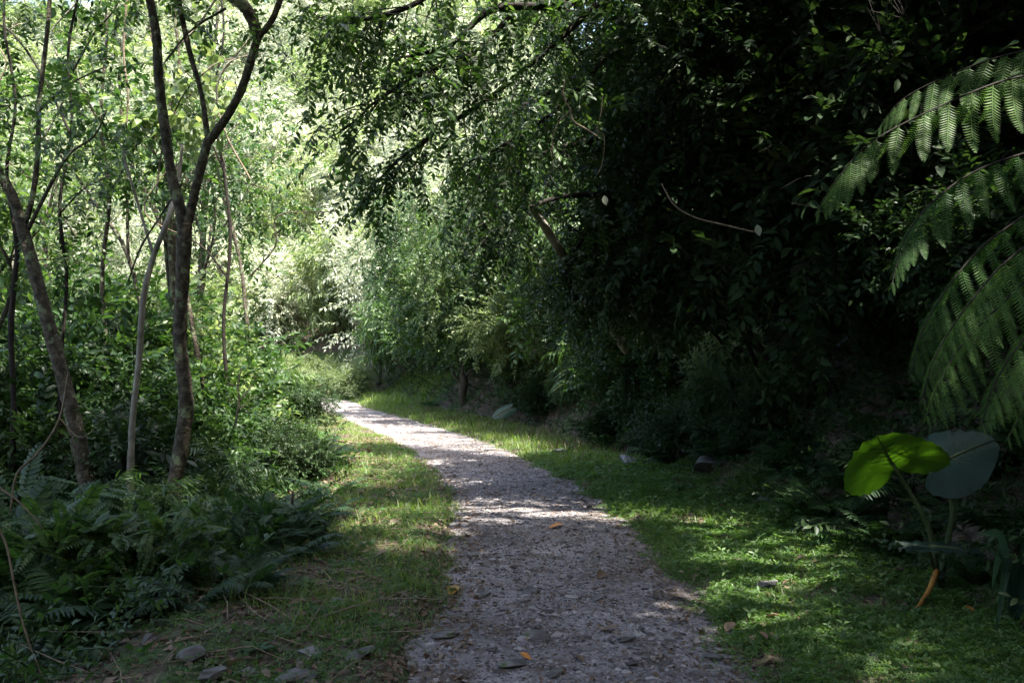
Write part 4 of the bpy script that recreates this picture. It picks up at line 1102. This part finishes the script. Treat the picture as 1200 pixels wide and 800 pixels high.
px_tree('sapling', (330, 300), 17, [
    ([(290, 380), (280, 300), (255, 200), (245, 100), (255, 20), (250, -40)], [6, 5, 5, 4, 4, 3], .3, 'trunk'),
    ([(255, 190), (280, 140), (275, 90)], [3, 3, 2], .2, 'branch'),
], (S_BROAD, M['leaf_light'], 26, 1.2, .4), 'thin sapling in front of the pale hillside right of the forked limbs', 'bark', 'sapling')
px_tree('sapling', (70, 520), 9.6, [
    ([(72, 540), (70, 440), (78, 330), (70, 240), (84, 150), (80, 60), (95, -20), (110, -90)], [6, 6, 5, 5, 4, 4, 3, 2], .45, 'trunk'),
    ([(84, 160), (50, 90), (15, 40), (-20, 20)], [4, 3, 3, 2], .2, 'branch'),
    ([(82, 90), (110, 40), (135, 10), (150, -30)], [3, 3, 2, 2], .2, 'branch'),
    ([(70, 250), (100, 220), (130, 205)], [3, 2, 2], .2, 'branch'),
], (S_BROAD, M['leaf_dark'], 24, 1.0, .22), 'thin sapling with dark leaves in front of the bright upper left foliage', 'bark_dark', 'sapling')
px_tree('sapling', (280, 440), 12.5, [
    ([(268, 470), (262, 380), (270, 280), (262, 200), (250, 120), (262, 40), (255, -40)], [6, 5, 5, 4, 4, 3, 2], .5, 'trunk'),
    ([(262, 200), (240, 150), (225, 130)], [3, 2, 2], .2, 'branch'),
    ([(256, 90), (290, 50), (320, 30)], [3, 2, 2], .2, 'branch'),
], (S_BROAD, M['leaf_dark'], 20, 1.0, .25), 'thin sapling with dark leaves right of the forked trunk', 'bark_dark', 'sapling')
for q in range(16):
    px0 = rl.uniform(-10, 300); py0 = rl.uniform(60, 330); Yq = rl.uniform(9, 14); a = rl.normal(0, .5); L = rl.uniform(60, 190)
    pts = [(px0, py0), (px0 + math.sin(a) * L * .35 + rl.normal(0, 8), py0 - math.cos(a) * L * .35), (px0 + math.sin(a) * L * .7 + rl.normal(0, 12), py0 - math.cos(a) * L * .7), (px0 + math.sin(a + .3) * L, py0 - math.cos(a + .3) * L)]
    mb = MB(); px_tube(mb, pts, Yq, [2.4, 2.2, 1.8, 1.2], 5)
    tag(mb.build('bare_vine', M[['twig', 'bark', 'bark_pale'][q % 3]]), 'thin bare woody vine hanging among the bright upper left leaves', 'vine', 'thin bare vines in the upper left foliage')
# foliage closing the upper left: crowns of trees rooted in the hollow
for x, y, hgt, cr, S, lm, n, lab in [(-6.2, 9.6, 6.2, (1.6, 1.5, 1.2), S_BROAD, 'leaf_mid', 230, 'airy tree whose leaves fill the upper left corner'),
                           (-5.2, 13.0, 7.0, (1.6, 1.6, 1.8), S_BROAD, 'leaf_mid', 260, 'loose airy tree behind the leaning trunk'),
                           (-9.0, 14.5, 7.6, (1.8, 1.8, 2.2), S_BIG, 'leaf_mid', 190, 'tall green tree far left behind the thicket'),
                           (-6.6, 18.5, 8.2, (2.0, 2.0, 2.4), S_FARB, 'leaf_mid', 210, 'tall green tree far back behind the fork of the trunk'),
                           (-11.5, 21., 9.5, (2.6, 2.6, 3.0), S_FARB, 'leaf_light', 300, 'tall pale tree deep in the valley at the far left')]:
    root = empty('valley_tree', (x, y, hz(x, y) - .2))
    tree_parts(root, rl, (0, 0, 0), (rl.uniform(-.3, .3), 0, hgt * .8), .09, (0, 0, hgt * .8), cr, S, M[lm], M['bark'], nspr=n, filt=False, blobs=8, shell=.2)
    tag(root, lab, 'tree')
# unseen crown above the frame on the left, widened to shade the near thicket
for x, y, hgt in [(-5.6, 7.2, 7.6)]:
    root = empty('valley_tree', (x - .8, y, hz(x - .8, y) - .2))
    tree_parts(root, rl, (0, 0, 0), (.4, 0, hgt * .85), .07, (1.6, 0, hgt + 1.4), (2.6, 2.6, 1.1), S_CANOPY, M['leaf_canopy'], M['bark'], nspr=330, filt=True, blobs=7, shell=.2)
    tag(root, 'slim dark-stemmed tree rooted among the left-hand ferns beside the leaning trunk', 'tree')

# ================================================================== OVERHANGING BOUGHS
def bough_tree(name, trunk, boughs, S, lm, per, s, label, sp=.16):
    root = empty(name, (0, 0, 0)); curves = []
    mb = MB(); Q = px_tube(mb, trunk[0], 9, trunk[1]); mb.build('trunk', M['bark_dark'], root)
    g = P(*trunk[0][0])
    for pts, w in boughs:
        mb = MB(); Q = px_tube(mb, pts, 9, w, 6); tw = mb
        curves.append((Q, .12))
        for _ in range(int(len(Q) * 1.3)):             # side twigs
            i = rl.integers(2, len(Q) - 1); d = nrm(Q[i] - Q[i - 1]) * .5 + rl.normal(0, .5, 3) + (0, 0, -.35); L = rl.uniform(.3, .9)
            q, r_, _ = limb(rl, Q[i], d, L, .008, .003, 4, .2, -.4)
            tw.add(*tube(q, r_, 4, False)); curves.append((q, .2))
        mb.build('bough', M['bark_dark'], root)
    mb = MB(); pos, dr = [], []
    for Q, u0 in curves:
        Ln = np.linalg.norm(np.diff(Q, axis=0), axis=1).sum()
        for _ in range(max(2, int(per * Ln))):
            u = rl.uniform(u0, 1) * (len(Q) - 1); i = min(int(u), len(Q) - 2)
            pos.append(Q[i] + (Q[i + 1] - Q[i]) * (u - i) + rl.normal(0, sp * .5, 3)); dr.append(nrm(Q[i + 1] - Q[i]) * .6 + rl.normal(0, .5, 3) + (0, 0, -.35))
    pos, dr = np.array(pos), np.array(dr); k_ = open_to_sun(pos, .15, [(P(625, 228, 10.2), .2), (P(655, 285, 10.6), .2), (P(640, 255, 10.4), .2)]); pos, dr = pos[k_], dr[k_]
    foliage(rl, mb, S, pos, dr, rl.uniform(.75, 1.25, len(pos)) * s)
    mb.build('foliage', M[lm], root)
    root.location = g
    for ch in root.children: ch.location = tuple(-g)
    return tag(root, label, 'tree')
bough_tree('overhanging_tree', ([(1230, 380, 9.6), (1180, 220, 9.6), (1100, 80, 9.6), (990, -20, 9.6), (900, -90, 9.5)], [30, 26, 24, 22, 18]), [
    ([(990, -20, 9.6), (850, -40, 9.5), (760, -30, 9.4), (660, 5, 9), (580, 10, 8.8), (535, 47, 8.6), (500, 62, 8.4), (465, 68, 8.2)], [16, 15, 13, 10, 9, 7, 5, 3]),
    ([(660, 10, 9), (560, -30, 8.4), (480, 8, 8), (430, 22, 7.8), (390, 26, 7.6)], [9, 8, 7, 5, 3]),
    ([(600, 15, 8.8), (560, 60, 8.6), (500, 85, 8.3), (450, 112, 8), (420, 138, 7.9)], [7, 6, 5, 4, 2]),
    ([(700, 5, 9.1), (640, 60, 9), (580, 110, 8.8), (520, 150, 8.6), (470, 185, 8.5), (440, 215, 8.5)], [8, 7, 6, 5, 4, 2]),
    ([(760, 0, 9.4), (700, 80, 9.2), (650, 130, 9), (600, 165, 8.9), (550, 190, 8.8)], [9, 7, 5, 4, 2]),
], S_BROAD, 'leaf_mid', 6.5, 1.0, 'dark tree whose leafy boughs hang over the path at the top centre')
bough_tree('overhanging_tree', ([(1180, 400, 11.5), (1120, 260, 11.5), (1040, 130, 11.5), (960, 20, 11.5), (900, -60, 11.5)], [26, 24, 22, 20, 16]), [
    ([(1100, 230, 11.6), (940, 200, 11.5), (800, 225, 11.2), (700, 228, 10.8), (660, 230, 10.5), (620, 242, 10.2), (580, 250, 10.1)], [14, 12, 10, 8, 7, 5, 3]),
    ([(1040, 130, 11.5), (880, 110, 11.3), (740, 150, 11), (670, 170, 10.6), (610, 190, 10.2), (560, 230, 10)], [13, 12, 9, 7, 5, 3]),
    ([(960, 20, 11.5), (840, 40, 11.3), (720, 90, 11), (640, 110, 10.6), (590, 150, 10.3), (540, 260, 10.3)], [12, 10, 8, 6, 5, 2]),
    ([(1100, 240, 11.6), (900, 280, 11.5), (790, 290, 11.3), (730, 300, 11.2), (690, 290, 11)], [12, 10, 8, 5, 3]),
    ([(1060, 150, 11.5), (880, 160, 11.4), (760, 200, 11.2), (700, 260, 11), (670, 300, 10.8), (660, 330, 10.8)], [11, 9, 7, 5, 4, 2]),
], S_BROAD, 'leaf_dark', 6.5, 1.05, 'dark tree with lower boughs drooping beside the pale slanting trunk')

# pale slanting trunk in the sun
mb = MB(); px_tube(mb, [(596, 200, 9.9), (618, 235, 10.2), (640, 268, 10.5), (664, 305, 11.0), (700, 360, 12.2), (735, 410, 13.4)], 10, [8, 9, 10, 11, 11, 12])
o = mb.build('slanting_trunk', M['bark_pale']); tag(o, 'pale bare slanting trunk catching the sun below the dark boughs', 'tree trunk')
# dead stump
root = empty('dead_stump', G(543, 474)); Y = root.location.y
mb = MB(); px_tube(mb, [(543, 478), (542, 462), (544, 447), (541, 438)], Y, [11, 9, 11, 6], 9, .18); o = mb.build('stump', M['stem_mid']); o.location = -root.location; o.parent = root
for a in ([(543, 452), (533, 440), (527, 428)], [(543, 446), (552, 434), (560, 431)], [(542, 440), (543, 428), (548, 418)]):
    mb = MB(); px_tube(mb, a, Y, [4, 3, 1.5], 5); o = mb.build('broken_branch', M['stem_mid']); o.location = -root.location; o.parent = root
tag(root, 'short brown dead stump with broken branches in the grass beside the path', 'stump')
# bluish taro leaf at the bank
def taro_blade(L, W, n=28, m=10, cup=.10, droop=.22, wave=.012):
    """heart-shaped blade: the stalk joins at the origin, tip along +Y, lobes behind"""
    V, q = [], []
    for i in range(n + 1):
        t = i / n                                        # along the margin from the notch round to the tip
        th = math.pi * (1 - t)                           # angle from +Y
        r = (.36 + .30 * math.sin(math.pi * min(1, t * 1.15)) ** 1.0) * (1 if t < .6 else 1) 
        rad = {0: 0}.get(i, 0)
    A = np.linspace(0, 1, n + 1)
    ang = np.pi * (1 - A)                                # 180 deg (notch) .. 0 (tip)
    rr = .46 + .03 * np.cos(ang) + .12 * np.clip(np.cos(ang), 0, 1) ** 8 - .36 * np.clip(-np.cos(ang), 0, 1) ** 14
    for sd in (1, -1):
        b = len(V)
        for i in range(n + 1):
            for j in range(m):
                u = j / (m - 1)
                x = sd * math.sin(ang[i]) * rr[i] * u * W / .5; y = math.cos(ang[i]) * rr[i] * u * L / .62
                z = cup * abs(x) - droop * max(y, 0) ** 2 / L - .35 * x * x / W + wave * u * u * math.sin(i * 2.4 + sd) + .006 * u * math.cos(i * math.pi)
                V.append((x, y, z))
        for i in range(n):
            for j in range(m - 1):
                a = b + i * m + j
                q.append((a, a + 1, a + m + 1, a + m) if sd > 0 else (a, a + m, a + m + 1, a + 1))
    rib = [(0, y, .004 - droop * y * y / L) for y in np.linspace(0, L * .95, 8)]
    return np.array(V), np.array(q), np.array(rib)
def taro_leaf(root, p, d, up, L, W, mat, **kw):
    V, q, rib = taro_blade(L, W, **kw)
    Fm = frames(np.array([d]), np.array([up]))[0]
    sc_ = 1 + .022 * np.sin(V[:, 0] * 61 + 1) * np.sin(V[:, 1] * 53); V = V * np.stack([sc_, sc_, np.ones(len(V))], -1)
    mb = MB(); mb.add(V @ Fm + p, [q], 0)
    v, f = tube(rib, np.linspace(.009, .002, len(rib)), 6, False); mb.add(v @ Fm + p, f, 1)
    for k in range(1, 6):                                # side veins
        for sd in (1, -1):
            y0 = L * .13 * k - .05; aa = .95
            pts = [(sd * math.sin(aa) * s_ * W * .42 * (1 - abs(k - 2.5) * .14), y0 + math.cos(aa) * s_ * L * .2, 0) for s_ in np.linspace(0, 1, 5)]
            pts = np.array(pts); pts[:, 2] = kw.get('cup', .10) * np.abs(pts[:, 0]) - kw.get('droop', .22) * np.maximum(pts[:, 1], 0) ** 2 / L - .35 * pts[:, 0] ** 2 / W
            v, f = tube(pts, np.linspace(.0048, .0015, 5), 5, False); mb.add(v @ Fm + p, f, 1)
    o = mb.build('leaf', [M[mat], M['stem']], root); return o
def stalk(root, pts, r, mat='stem', name='stalk'):
    mb = MB(); Q = crom(pts, 5); mb.add(*tube(Q, np.linspace(r[0], r[1], len(Q)), 8, True))
    return mb.build(name, M[mat], root)
g = G(588, 506); root = empty('taro_plant', g)
taro_leaf(root, P(594, 480, g[1] - .1) - g, (-.75, -.3, -.35), (-.2, -.80, .55), .36, .17, 'taro_blue', cup=.02, droop=.1, wave=.004)
stalk(root, [(0, 0, 0), (.05, .02, .2), P(594, 480, g[1] - .1) - g], (.010, .006))
tag(root, 'lone small taro with one bluish leaf by the grass near the stump', 'taro plant')
# giant taro at the right
g = G(1098, 692); root = empty('giant_taro', g)
a1 = P(1046, 543, g[1] - .1); a2 = P(1106, 540, g[1])
taro_leaf(root, a1 - g, (-.50, -.60, .50), (-.10, .58, .80), .41, .35, 'taro', cup=.05, droop=.06, wave=.006)['label'] = 'bright yellow-green leaf glowing in the sun'
taro_leaf(root, a2 - g, (.86, -.10, .45), (-.35, -.70, .62), .36, .27, 'taro_blue', cup=.06, droop=.12)['label'] = 'bluish green leaf with a sheen'
taro_leaf(root, P(1088, 640, g[1] - .3) - g, (.95, -.25, .05), (.1, -.25, .95), .34, .085, 'taro_blue', cup=.3, droop=.2)
taro_leaf(root, P(1112, 772, 4.4) - g, (-.5, -.4, .05), (0, 0, 1.), .2, .12, 'taro_blue', cup=.1, droop=.2)
stalk(root, [(0, 0, 0), P(1094, 640, g[1] - .05) - g, P(1080, 600, g[1] - .08) - g, a1 - g], (.022, .011))
stalk(root, [(.03, .03, 0), P(1110, 640, g[1]) - g, P(1116, 595, g[1] - .05) - g, a2 - g], (.022, .011))
stalk(root, [(.0, -.03, 0), P(1094, 665, g[1] - .1) - g, P(1088, 640, g[1] - .3) - g], (.014, .008))
stalk(root, [P(1098, 668, g[1] - .1) - g, P(1088, 692, g[1] - .2) - g, P(1074, 714, g[1] - .3) - g], (.018, .012), 'dead_stalk', 'dead_stalk')
tag(root, 'giant taro with two big heart-shaped leaves on tall stalks at the right', 'taro plant')
# strap-leaved plant at the right edge
g = G(1190, 745); root = empty('strap_leaved_plant', g)
for k, (tx, ty, cx_, cy_) in enumerate([(1162, 690, 1172, 650), (1166, 748, 1180, 665), (1200, 640, 1192, 660), (1225, 690, 1206, 630), (1150, 625, 1172, 628), (1215, 745, 1208, 660)]):
    A, B, C = g + (0, 0, .02), P(cx_, cy_, g[1]), P(tx, ty, g[1] - .25 + .1 * (k % 3))
    Q = crom([A, (A + B) / 2 + (0, 0, .05), B, C], 5) - g
    n = len(Q); u = np.linspace(0, 1, n); w = .036 * np.sin(np.pi * (.12 + .88 * u)) ** .8
    t_ = nrm(np.gradient(Q, axis=0)); sd = nrm(np.cross(t_, (.3, -.8, .3)))
    V = np.concatenate([Q - sd * w[:, None], Q - np.cross(sd, t_) * (w * .35)[:, None], Q + sd * w[:, None]])
    i = np.arange(n - 1); q = np.concatenate([np.stack([i, i + 1, n + i + 1, n + i], -1), np.stack([n + i, n + i + 1, 2 * n + i + 1, 2 * n + i], -1)])
    mb = MB(); mb.add(V, [q]); mb.build('leaf', M['strap'], root)
tag(root, 'plant with long bluish strap leaves at the right edge below the taro', 'plant')

# ================================================================== TREE FERN
rtf = np.random.default_rng(81)
PINNULE = T([(-.10, 0, 0), (.10, 0, 0), (-.105, .5, .03), (.105, .5, .03), (0, 1, -.06)], [(2, 3, 4)], [(0, 1, 3, 2)])
def pinna_template(n=21):
    """a comb: narrow pinnules on both sides of a mid-rib, length 1 along Y"""
    u = np.linspace(.05, .985, n); prof = np.sin(np.pi * np.clip(.22 + .78 * u, 0, 1)) ** .75 * .125
    it = []
    for sd in (-1, 1):
        d = np.stack([np.full(n, sd * 1.0), np.full(n, .55), np.full(n, .02)], -1)
        z = -.22 * u ** 2
        s = prof + .012
        it.append(scatter(PINNULE, np.stack([0 * u, u, z], -1), d, np.stack([rtf.normal(0, .12, n), rtf.normal(0, .12, n), 1 + 0 * u], -1), np.stack([np.full(n, .40 * .935 / n / .2), s, s], -1) * np.array([1, 1, 1])))
    tt = np.linspace(0, 1, 6); it.append(tube(np.stack([0 * tt, tt, -.22 * tt ** 2], -1), np.linspace(.009, .003, 6), 3, False))
    return merge(it)
PIN_TF = pinna_template()
tf_x, tf_y = 3.75, 5.3
g = np.array([tf_x, tf_y, hz(tf_x, tf_y) - .1]); root = empty('tree_fern', g)
top = np.array([3.35, 5.2, 2.85])
mb = MB(); Q = crom([g, (g + top) / 2 + (.12, 0, 0), top], 6) - g; mb.add(*tube(Q, np.linspace(.12, .09, len(Q)), 10, True, .15)); mb.build('trunk', M['bark_dark'], root)
def tf_frond(pts, plen, npin, side, droop, lab=None, seed=0, prof=None):
    Q = crom(pts, 6) - g
    f = frond(np.random.default_rng(900 + seed), Q, plen, npin, PIN_TF, .12, side, droop, .009, prof, (-.1, .80, -.45) if side else None)
    o = f.build('frond', [M['treefern'], M['bark_dark']], root)
    if lab: o['label'] = lab
pr = lambda u: np.clip(.75 + (u - .12) * 1.0, 0, 1) * (1 - np.clip((u - .45) / .55, 0, 1) ** 1.6 * .82)
tf_frond([top, P(1235, 95, 5.2), P(1187, 92, 5.1), P(1112, 120, 5.0), P(1025, 164, 4.9), P(985, 205, 4.85), P(957, 248, 4.82)], 0.47, 17, (.10, -.45, -.90), .55, 'sunlit frond reaching farthest left', 1, pr)
tf_frond([top, P(1240, 60, 5.5), P(1190, 62, 5.6), P(1120, 85, 5.7), P(1060, 115, 5.75), P(1030, 150, 5.8)], .45, 15, (.1, -.5, -.86), .5, None, 2, pr)
tf_frond([top, P(1260, 170, 5.0), P(1200, 180, 4.9), P(1135, 205, 4.8), P(1085, 245, 4.7), P(1058, 285, 4.65), P(1045, 335, 4.6)], .42, 16, (.25, -.5, -.83), .5, None, 3, pr)
tf_frond([top, P(1260, 200, 4.7), P(1210, 245, 4.5), P(1150, 290, 4.35), P(1105, 345, 4.25), P(1078, 395, 4.2), P(1068, 440, 4.2)], .36, 18, (.55, -.25, -.80), .3, 'bluish drooping frond nearest the camera', 4, pr)
tf_frond([top, P(1270, 260, 4.8), P(1230, 300, 4.6), P(1180, 350, 4.5), P(1130, 400, 4.45), P(1100, 450, 4.4), P(1085, 490, 4.4)], .38, 16, (.6, -.3, -.74), .4, None, 5, pr)
tf_frond([top, (3.9, 5.6, 3.2), (4.5, 5.9, 3.2), (5.0, 6.1, 2.7)], .5, 18, None, .2, None, 7, pr)
tf_frond([top, (3.6, 4.6, 3.2), (3.9, 3.9, 3.1), (4.1, 3.3, 2.6)], .5, 18, None, .2, None, 8, pr)
tf_frond([top, P(1290, 330, 5.0), P(1240, 380, 4.9), P(1190, 430, 4.8), P(1160, 480, 4.75)], .40, 18, (.6, -.3, -.74), .4, None, 9, pr)
tf_frond([top, P(1275, 230, 4.6), P(1225, 270, 4.35), P(1170, 315, 4.2), P(1125, 370, 4.1), P(1095, 420, 4.05), P(1080, 470, 4.05)], .34, 18, (.6, -.25, -.76), .4, None, 10, pr)
tf_frond([top, P(1290, 290, 4.5), P(1250, 340, 4.3), P(1205, 390, 4.2), P(1165, 450, 4.15), P(1150, 500, 4.15)], .34, 17, (.6, -.3, -.74), .4, None, 11, pr)
tf_frond([top, P(1280, 250, 5.3), P(1225, 285, 5.2), P(1165, 330, 5.15), P(1115, 385, 5.1), P(1082, 445, 5.1)], .40, 18, (.5, -.3, -.80), .4, None, 13, pr)
tf_frond([top, P(1290, 380, 4.6), P(1250, 420, 4.4), P(1210, 465, 4.3), P(1180, 515, 4.3)], .32, 16, (.6, -.3, -.74), .4, None, 14, pr)
tag(root, 'tree fern with drooping comb-like fronds at the right edge', 'tree fern')

# ================================================================== VINES AND BARE STEMS
def vine(name, pts, Y, w, mat, label, leaves=None, extra=()):
    mb = MB(); Q = px_tube(mb, pts, Y, w, 5, .05)
    for e, ew in extra: px_tube(mb, e, Y, ew, 5, .05)
    o = mb.build(name, M[mat])
    return tag(o, label, 'vine' if name == 'vine' else 'dead twig')
vine('vine', [(662, 95), (660, 112), (668, 128), (672, 142), (688, 152), (700, 160)], 7.6, [2, 2, 2.2, 2.2, 2, 1.6], 'twig', 'pale curling vine in front of the dark boughs', extra=[([(668, 130), (652, 148), (647, 175), (655, 192), (662, 204)], [2, 2, 1.6, 1.5, 1.2])])
vine('vine', [(706, 112), (704, 135), (699, 152), (708, 160), (706, 190), (700, 205)], 7.9, [1.2, 1.5, 1.5, 1.2, 1.2, 1], 'twig', 'thin vine loop hanging right of the pale curling vine')
vine('vine', [(775, 215), (790, 240), (815, 255), (850, 264), (884, 272)], 7.2, [1.5, 1.8, 1.8, 2, 1.8], 'twig', 'thin straw coloured vine crossing the black hollow')
vine('dead_stick', [(80, 435), (70, 490), (45, 530), (20, 555), (12, 600)], 5.2, [1.6, 3, 3, 2.6, 2], 'twig', 'thin arching dead stem at the left edge of the ferns', extra=[([(70, 490), (92, 512), (108, 505)], [2, 1.5, 1])])
vine('dead_stick', [(-5, 568), (25, 590), (50, 618)], 4.6, [2.5, 2.2, 1.5], 'twig', 'short dead stem poking in from the left edge above the corner fern')
vine('dead_stick', [(-6, 610), (8, 640), (18, 690), (30, 740), (52, 798)], 4.3, [3, 3, 2.6, 2.4, 2], 'twig', 'long dead stem curving down into the bottom left corner')
vine('dead_stick', [(276, 500), (280, 470), (279, 450), (283, 432)], 9.0, [2, 2.4, 2, 1.4], 'twig', 'bare pale branching stem against the sunlit bush right of the fork', extra=[([(280, 470), (295, 452), (300, 440)], [1.6, 1.3, 1]), ([(279, 455), (268, 448), (262, 438)], [1.4, 1.2, 1]), ([(280, 478), (292, 472)], [1.3, 1])])
vine('dead_stick', [(343, 640), (342, 610), (343, 575)], 7.6, [4, 3.6, 3.2], 'stem_mid', 'short upright bare stick beside the left verge')
vine('dead_stick', [(283, 730), (285, 705), (290, 688)], 5.6, [3, 2.5, 2], 'twig', 'thin bent twig standing at the foot of the bottom left ferns')
vine('vine', [(150, -20), (145, 60), (150, 110), (148, 150)], 10.5, [3, 2.6, 2.4, 1.5], 'twig', 'straight pale vine hanging in the upper left foliage')
vine('vine', [(265, -20), (232, 30), (200, 65), (180, 90)], 9.5, [3, 2.6, 2.4, 1.5], 'bark_pale', 'pale slanting vine crossing the upper fork of the main tree')
# two pale single leaves in the dark hollow
for px, py, Y, L, lab in [(887, 270, 7.2, .10, 'single pale leaf shining at the end of the thin vine in the dark hollow'), (708, 236, 8.2, .10, 'single pale leaf shining against the dark boughs')]:
    mb = MB(); tp = leaf_T(.30, 5, .2, .1); Fm = frames(np.array([[.2, -.1, -1.]]), np.array([[-.3, -.9, .3]]))[0]
    mb.add((tp.V * L) @ Fm, [tp.t, tp.q]); o = mb.build('hanging_leaf', M['leaf_pale']); o.location = P(px, py - 7, Y); tag(o, lab, 'leaf')
# hanging curtains of creepers on the bank face
def creeper(px, py0, py1, Y, n, s, lm, label, group=None):
    top = P(px, py0, Y); root = empty('creeper', top); st, fo = MB(), MB(); pos, dr = [], []
    rng = np.random.default_rng(int(px * 7 + py0))
    for k in range(n):
        x = rng.uniform(-.5, .5); L = (py1 - py0) / F_PX * Y * rng.uniform(.5, 1)
        q, r_, _ = limb(rng, (x, rng.uniform(-.3, .3), 0), (rng.normal(0, .15), rng.normal(0, .15), -1), L, .006, .003, 8, .12, -.3)
        st.add(*tube(q, r_, 3, False))
        for u in np.linspace(.05, 1, int(L * 7)):
            i = u * (len(q) - 1); j = min(int(i), len(q) - 2)
            pos.append(q[j] + (q[j + 1] - q[j]) * (i - j)); dr.append((rng.normal(0, .7), rng.normal(-.3, .5), -.7))
    foliage(rng, fo, S_SMALL, pos, dr, rng.uniform(.7, 1.2, len(pos)) * s)
    st.build('stems', M['stem_mid'], root); fo.build('foliage', lm, root)
    tag(root, label, 'creeper', group)
creeper(460, 215, 420, 24, 11, 2.2, M['leaf_mid'], 'dark green creeper curtain at the edge of the pale hillside above the bend')
creeper(505, 240, 400, 21, 9, 1.8, M['leaf_mid'], 'creeper curtain hanging left of the bright stump bushes')
creeper(560, 130, 260, 11, 7, 1.1, M['leaf_dark'], 'leafy creeper strands hanging under the top centre boughs')
creeper(640, 150, 330, 12, 8, 1.2, M['leaf_dark'], 'leafy creeper strands hanging beside the pale slanting trunk')
creeper(725, 260, 420, 12.5, 8, 1.2, M['leaf_dark'], 'dark creeper strands hanging where the bank turns black')

for px, py0, py1, Y, lab in [(485, 190, 330, 22.5, 'thin leafy strands hanging over the left of the bank wall'), (540, 210, 360, 20, 'thin leafy strands hanging over the middle of the bank wall'), (600, 200, 350, 17.5, 'thin leafy strands hanging over the bank wall left of the slanting trunk')]:
    creeper(px, py0, py1, Y, 9, 1.4, M['leaf_mid'], lab)
# unused prototypes must not stay at the origin
for k_, o in PROTO.items():
    if '__p' in o: del o['__p']
    if k_ not in USED:
        for ch in list(o.children): bpy.data.objects.remove(ch)
        bpy.data.objects.remove(o)

# ================================================================== CAMERA, LIGHT
cam = bpy.data.objects.new('camera', bpy.data.cameras.new('camera')); col.objects.link(cam)
cam.data.sensor_width = 36; cam.data.lens = 30; cam.data.clip_end = 2000; cam.data.clip_start = .05
cam.data.shift_y = (HOR - 400) / 1200
cam.location = (0, 0, CAM_H); cam.rotation_euler = (math.pi / 2, 0, 0); sc.camera = cam
sun = bpy.data.objects.new('sun', bpy.data.lights.new('sun', 'SUN')); col.objects.link(sun)
sun.data.energy = 4.6; sun.data.angle = math.radians(.53); sun.data.color = (1, .95, .86)
from mathutils import Vector
sun.rotation_euler = Vector(SUN).to_track_quat('Z', 'Y').to_euler()
w = bpy.data.worlds.new('World'); sc.world = w; w.use_nodes = True
nt = w.node_tree; sky = nt.nodes.new('ShaderNodeTexSky'); sky.sky_type = 'NISHITA'; sky.sun_disc = False; sky.dust_density = 4; sky.air_density = 1.0
sky.sun_elevation = math.asin(SUN[2]); sky.sun_rotation = math.atan2(SUN[0], SUN[1])
bg = nt.nodes['Background']; bg.inputs['Strength'].default_value = .15
nt.links.new(sky.outputs[0], bg.inputs['Color'])
sc.view_settings.view_transform = 'Standard'; sc.view_settings.look = 'None'
sc.view_settings.exposure = 2.25; sc.view_settings.gamma = 1
cy = sc.cycles
cy.max_bounces = 5; cy.diffuse_bounces = 3; cy.glossy_bounces = 2; cy.transmission_bounces = 3; cy.transparent_max_bounces = 4
cy.sample_clamp_indirect = 4; cy.use_denoising = True; cy.use_adaptive_sampling = True; cy.adaptive_threshold = .006
cy.caustics_reflective = False; cy.caustics_refractive = False
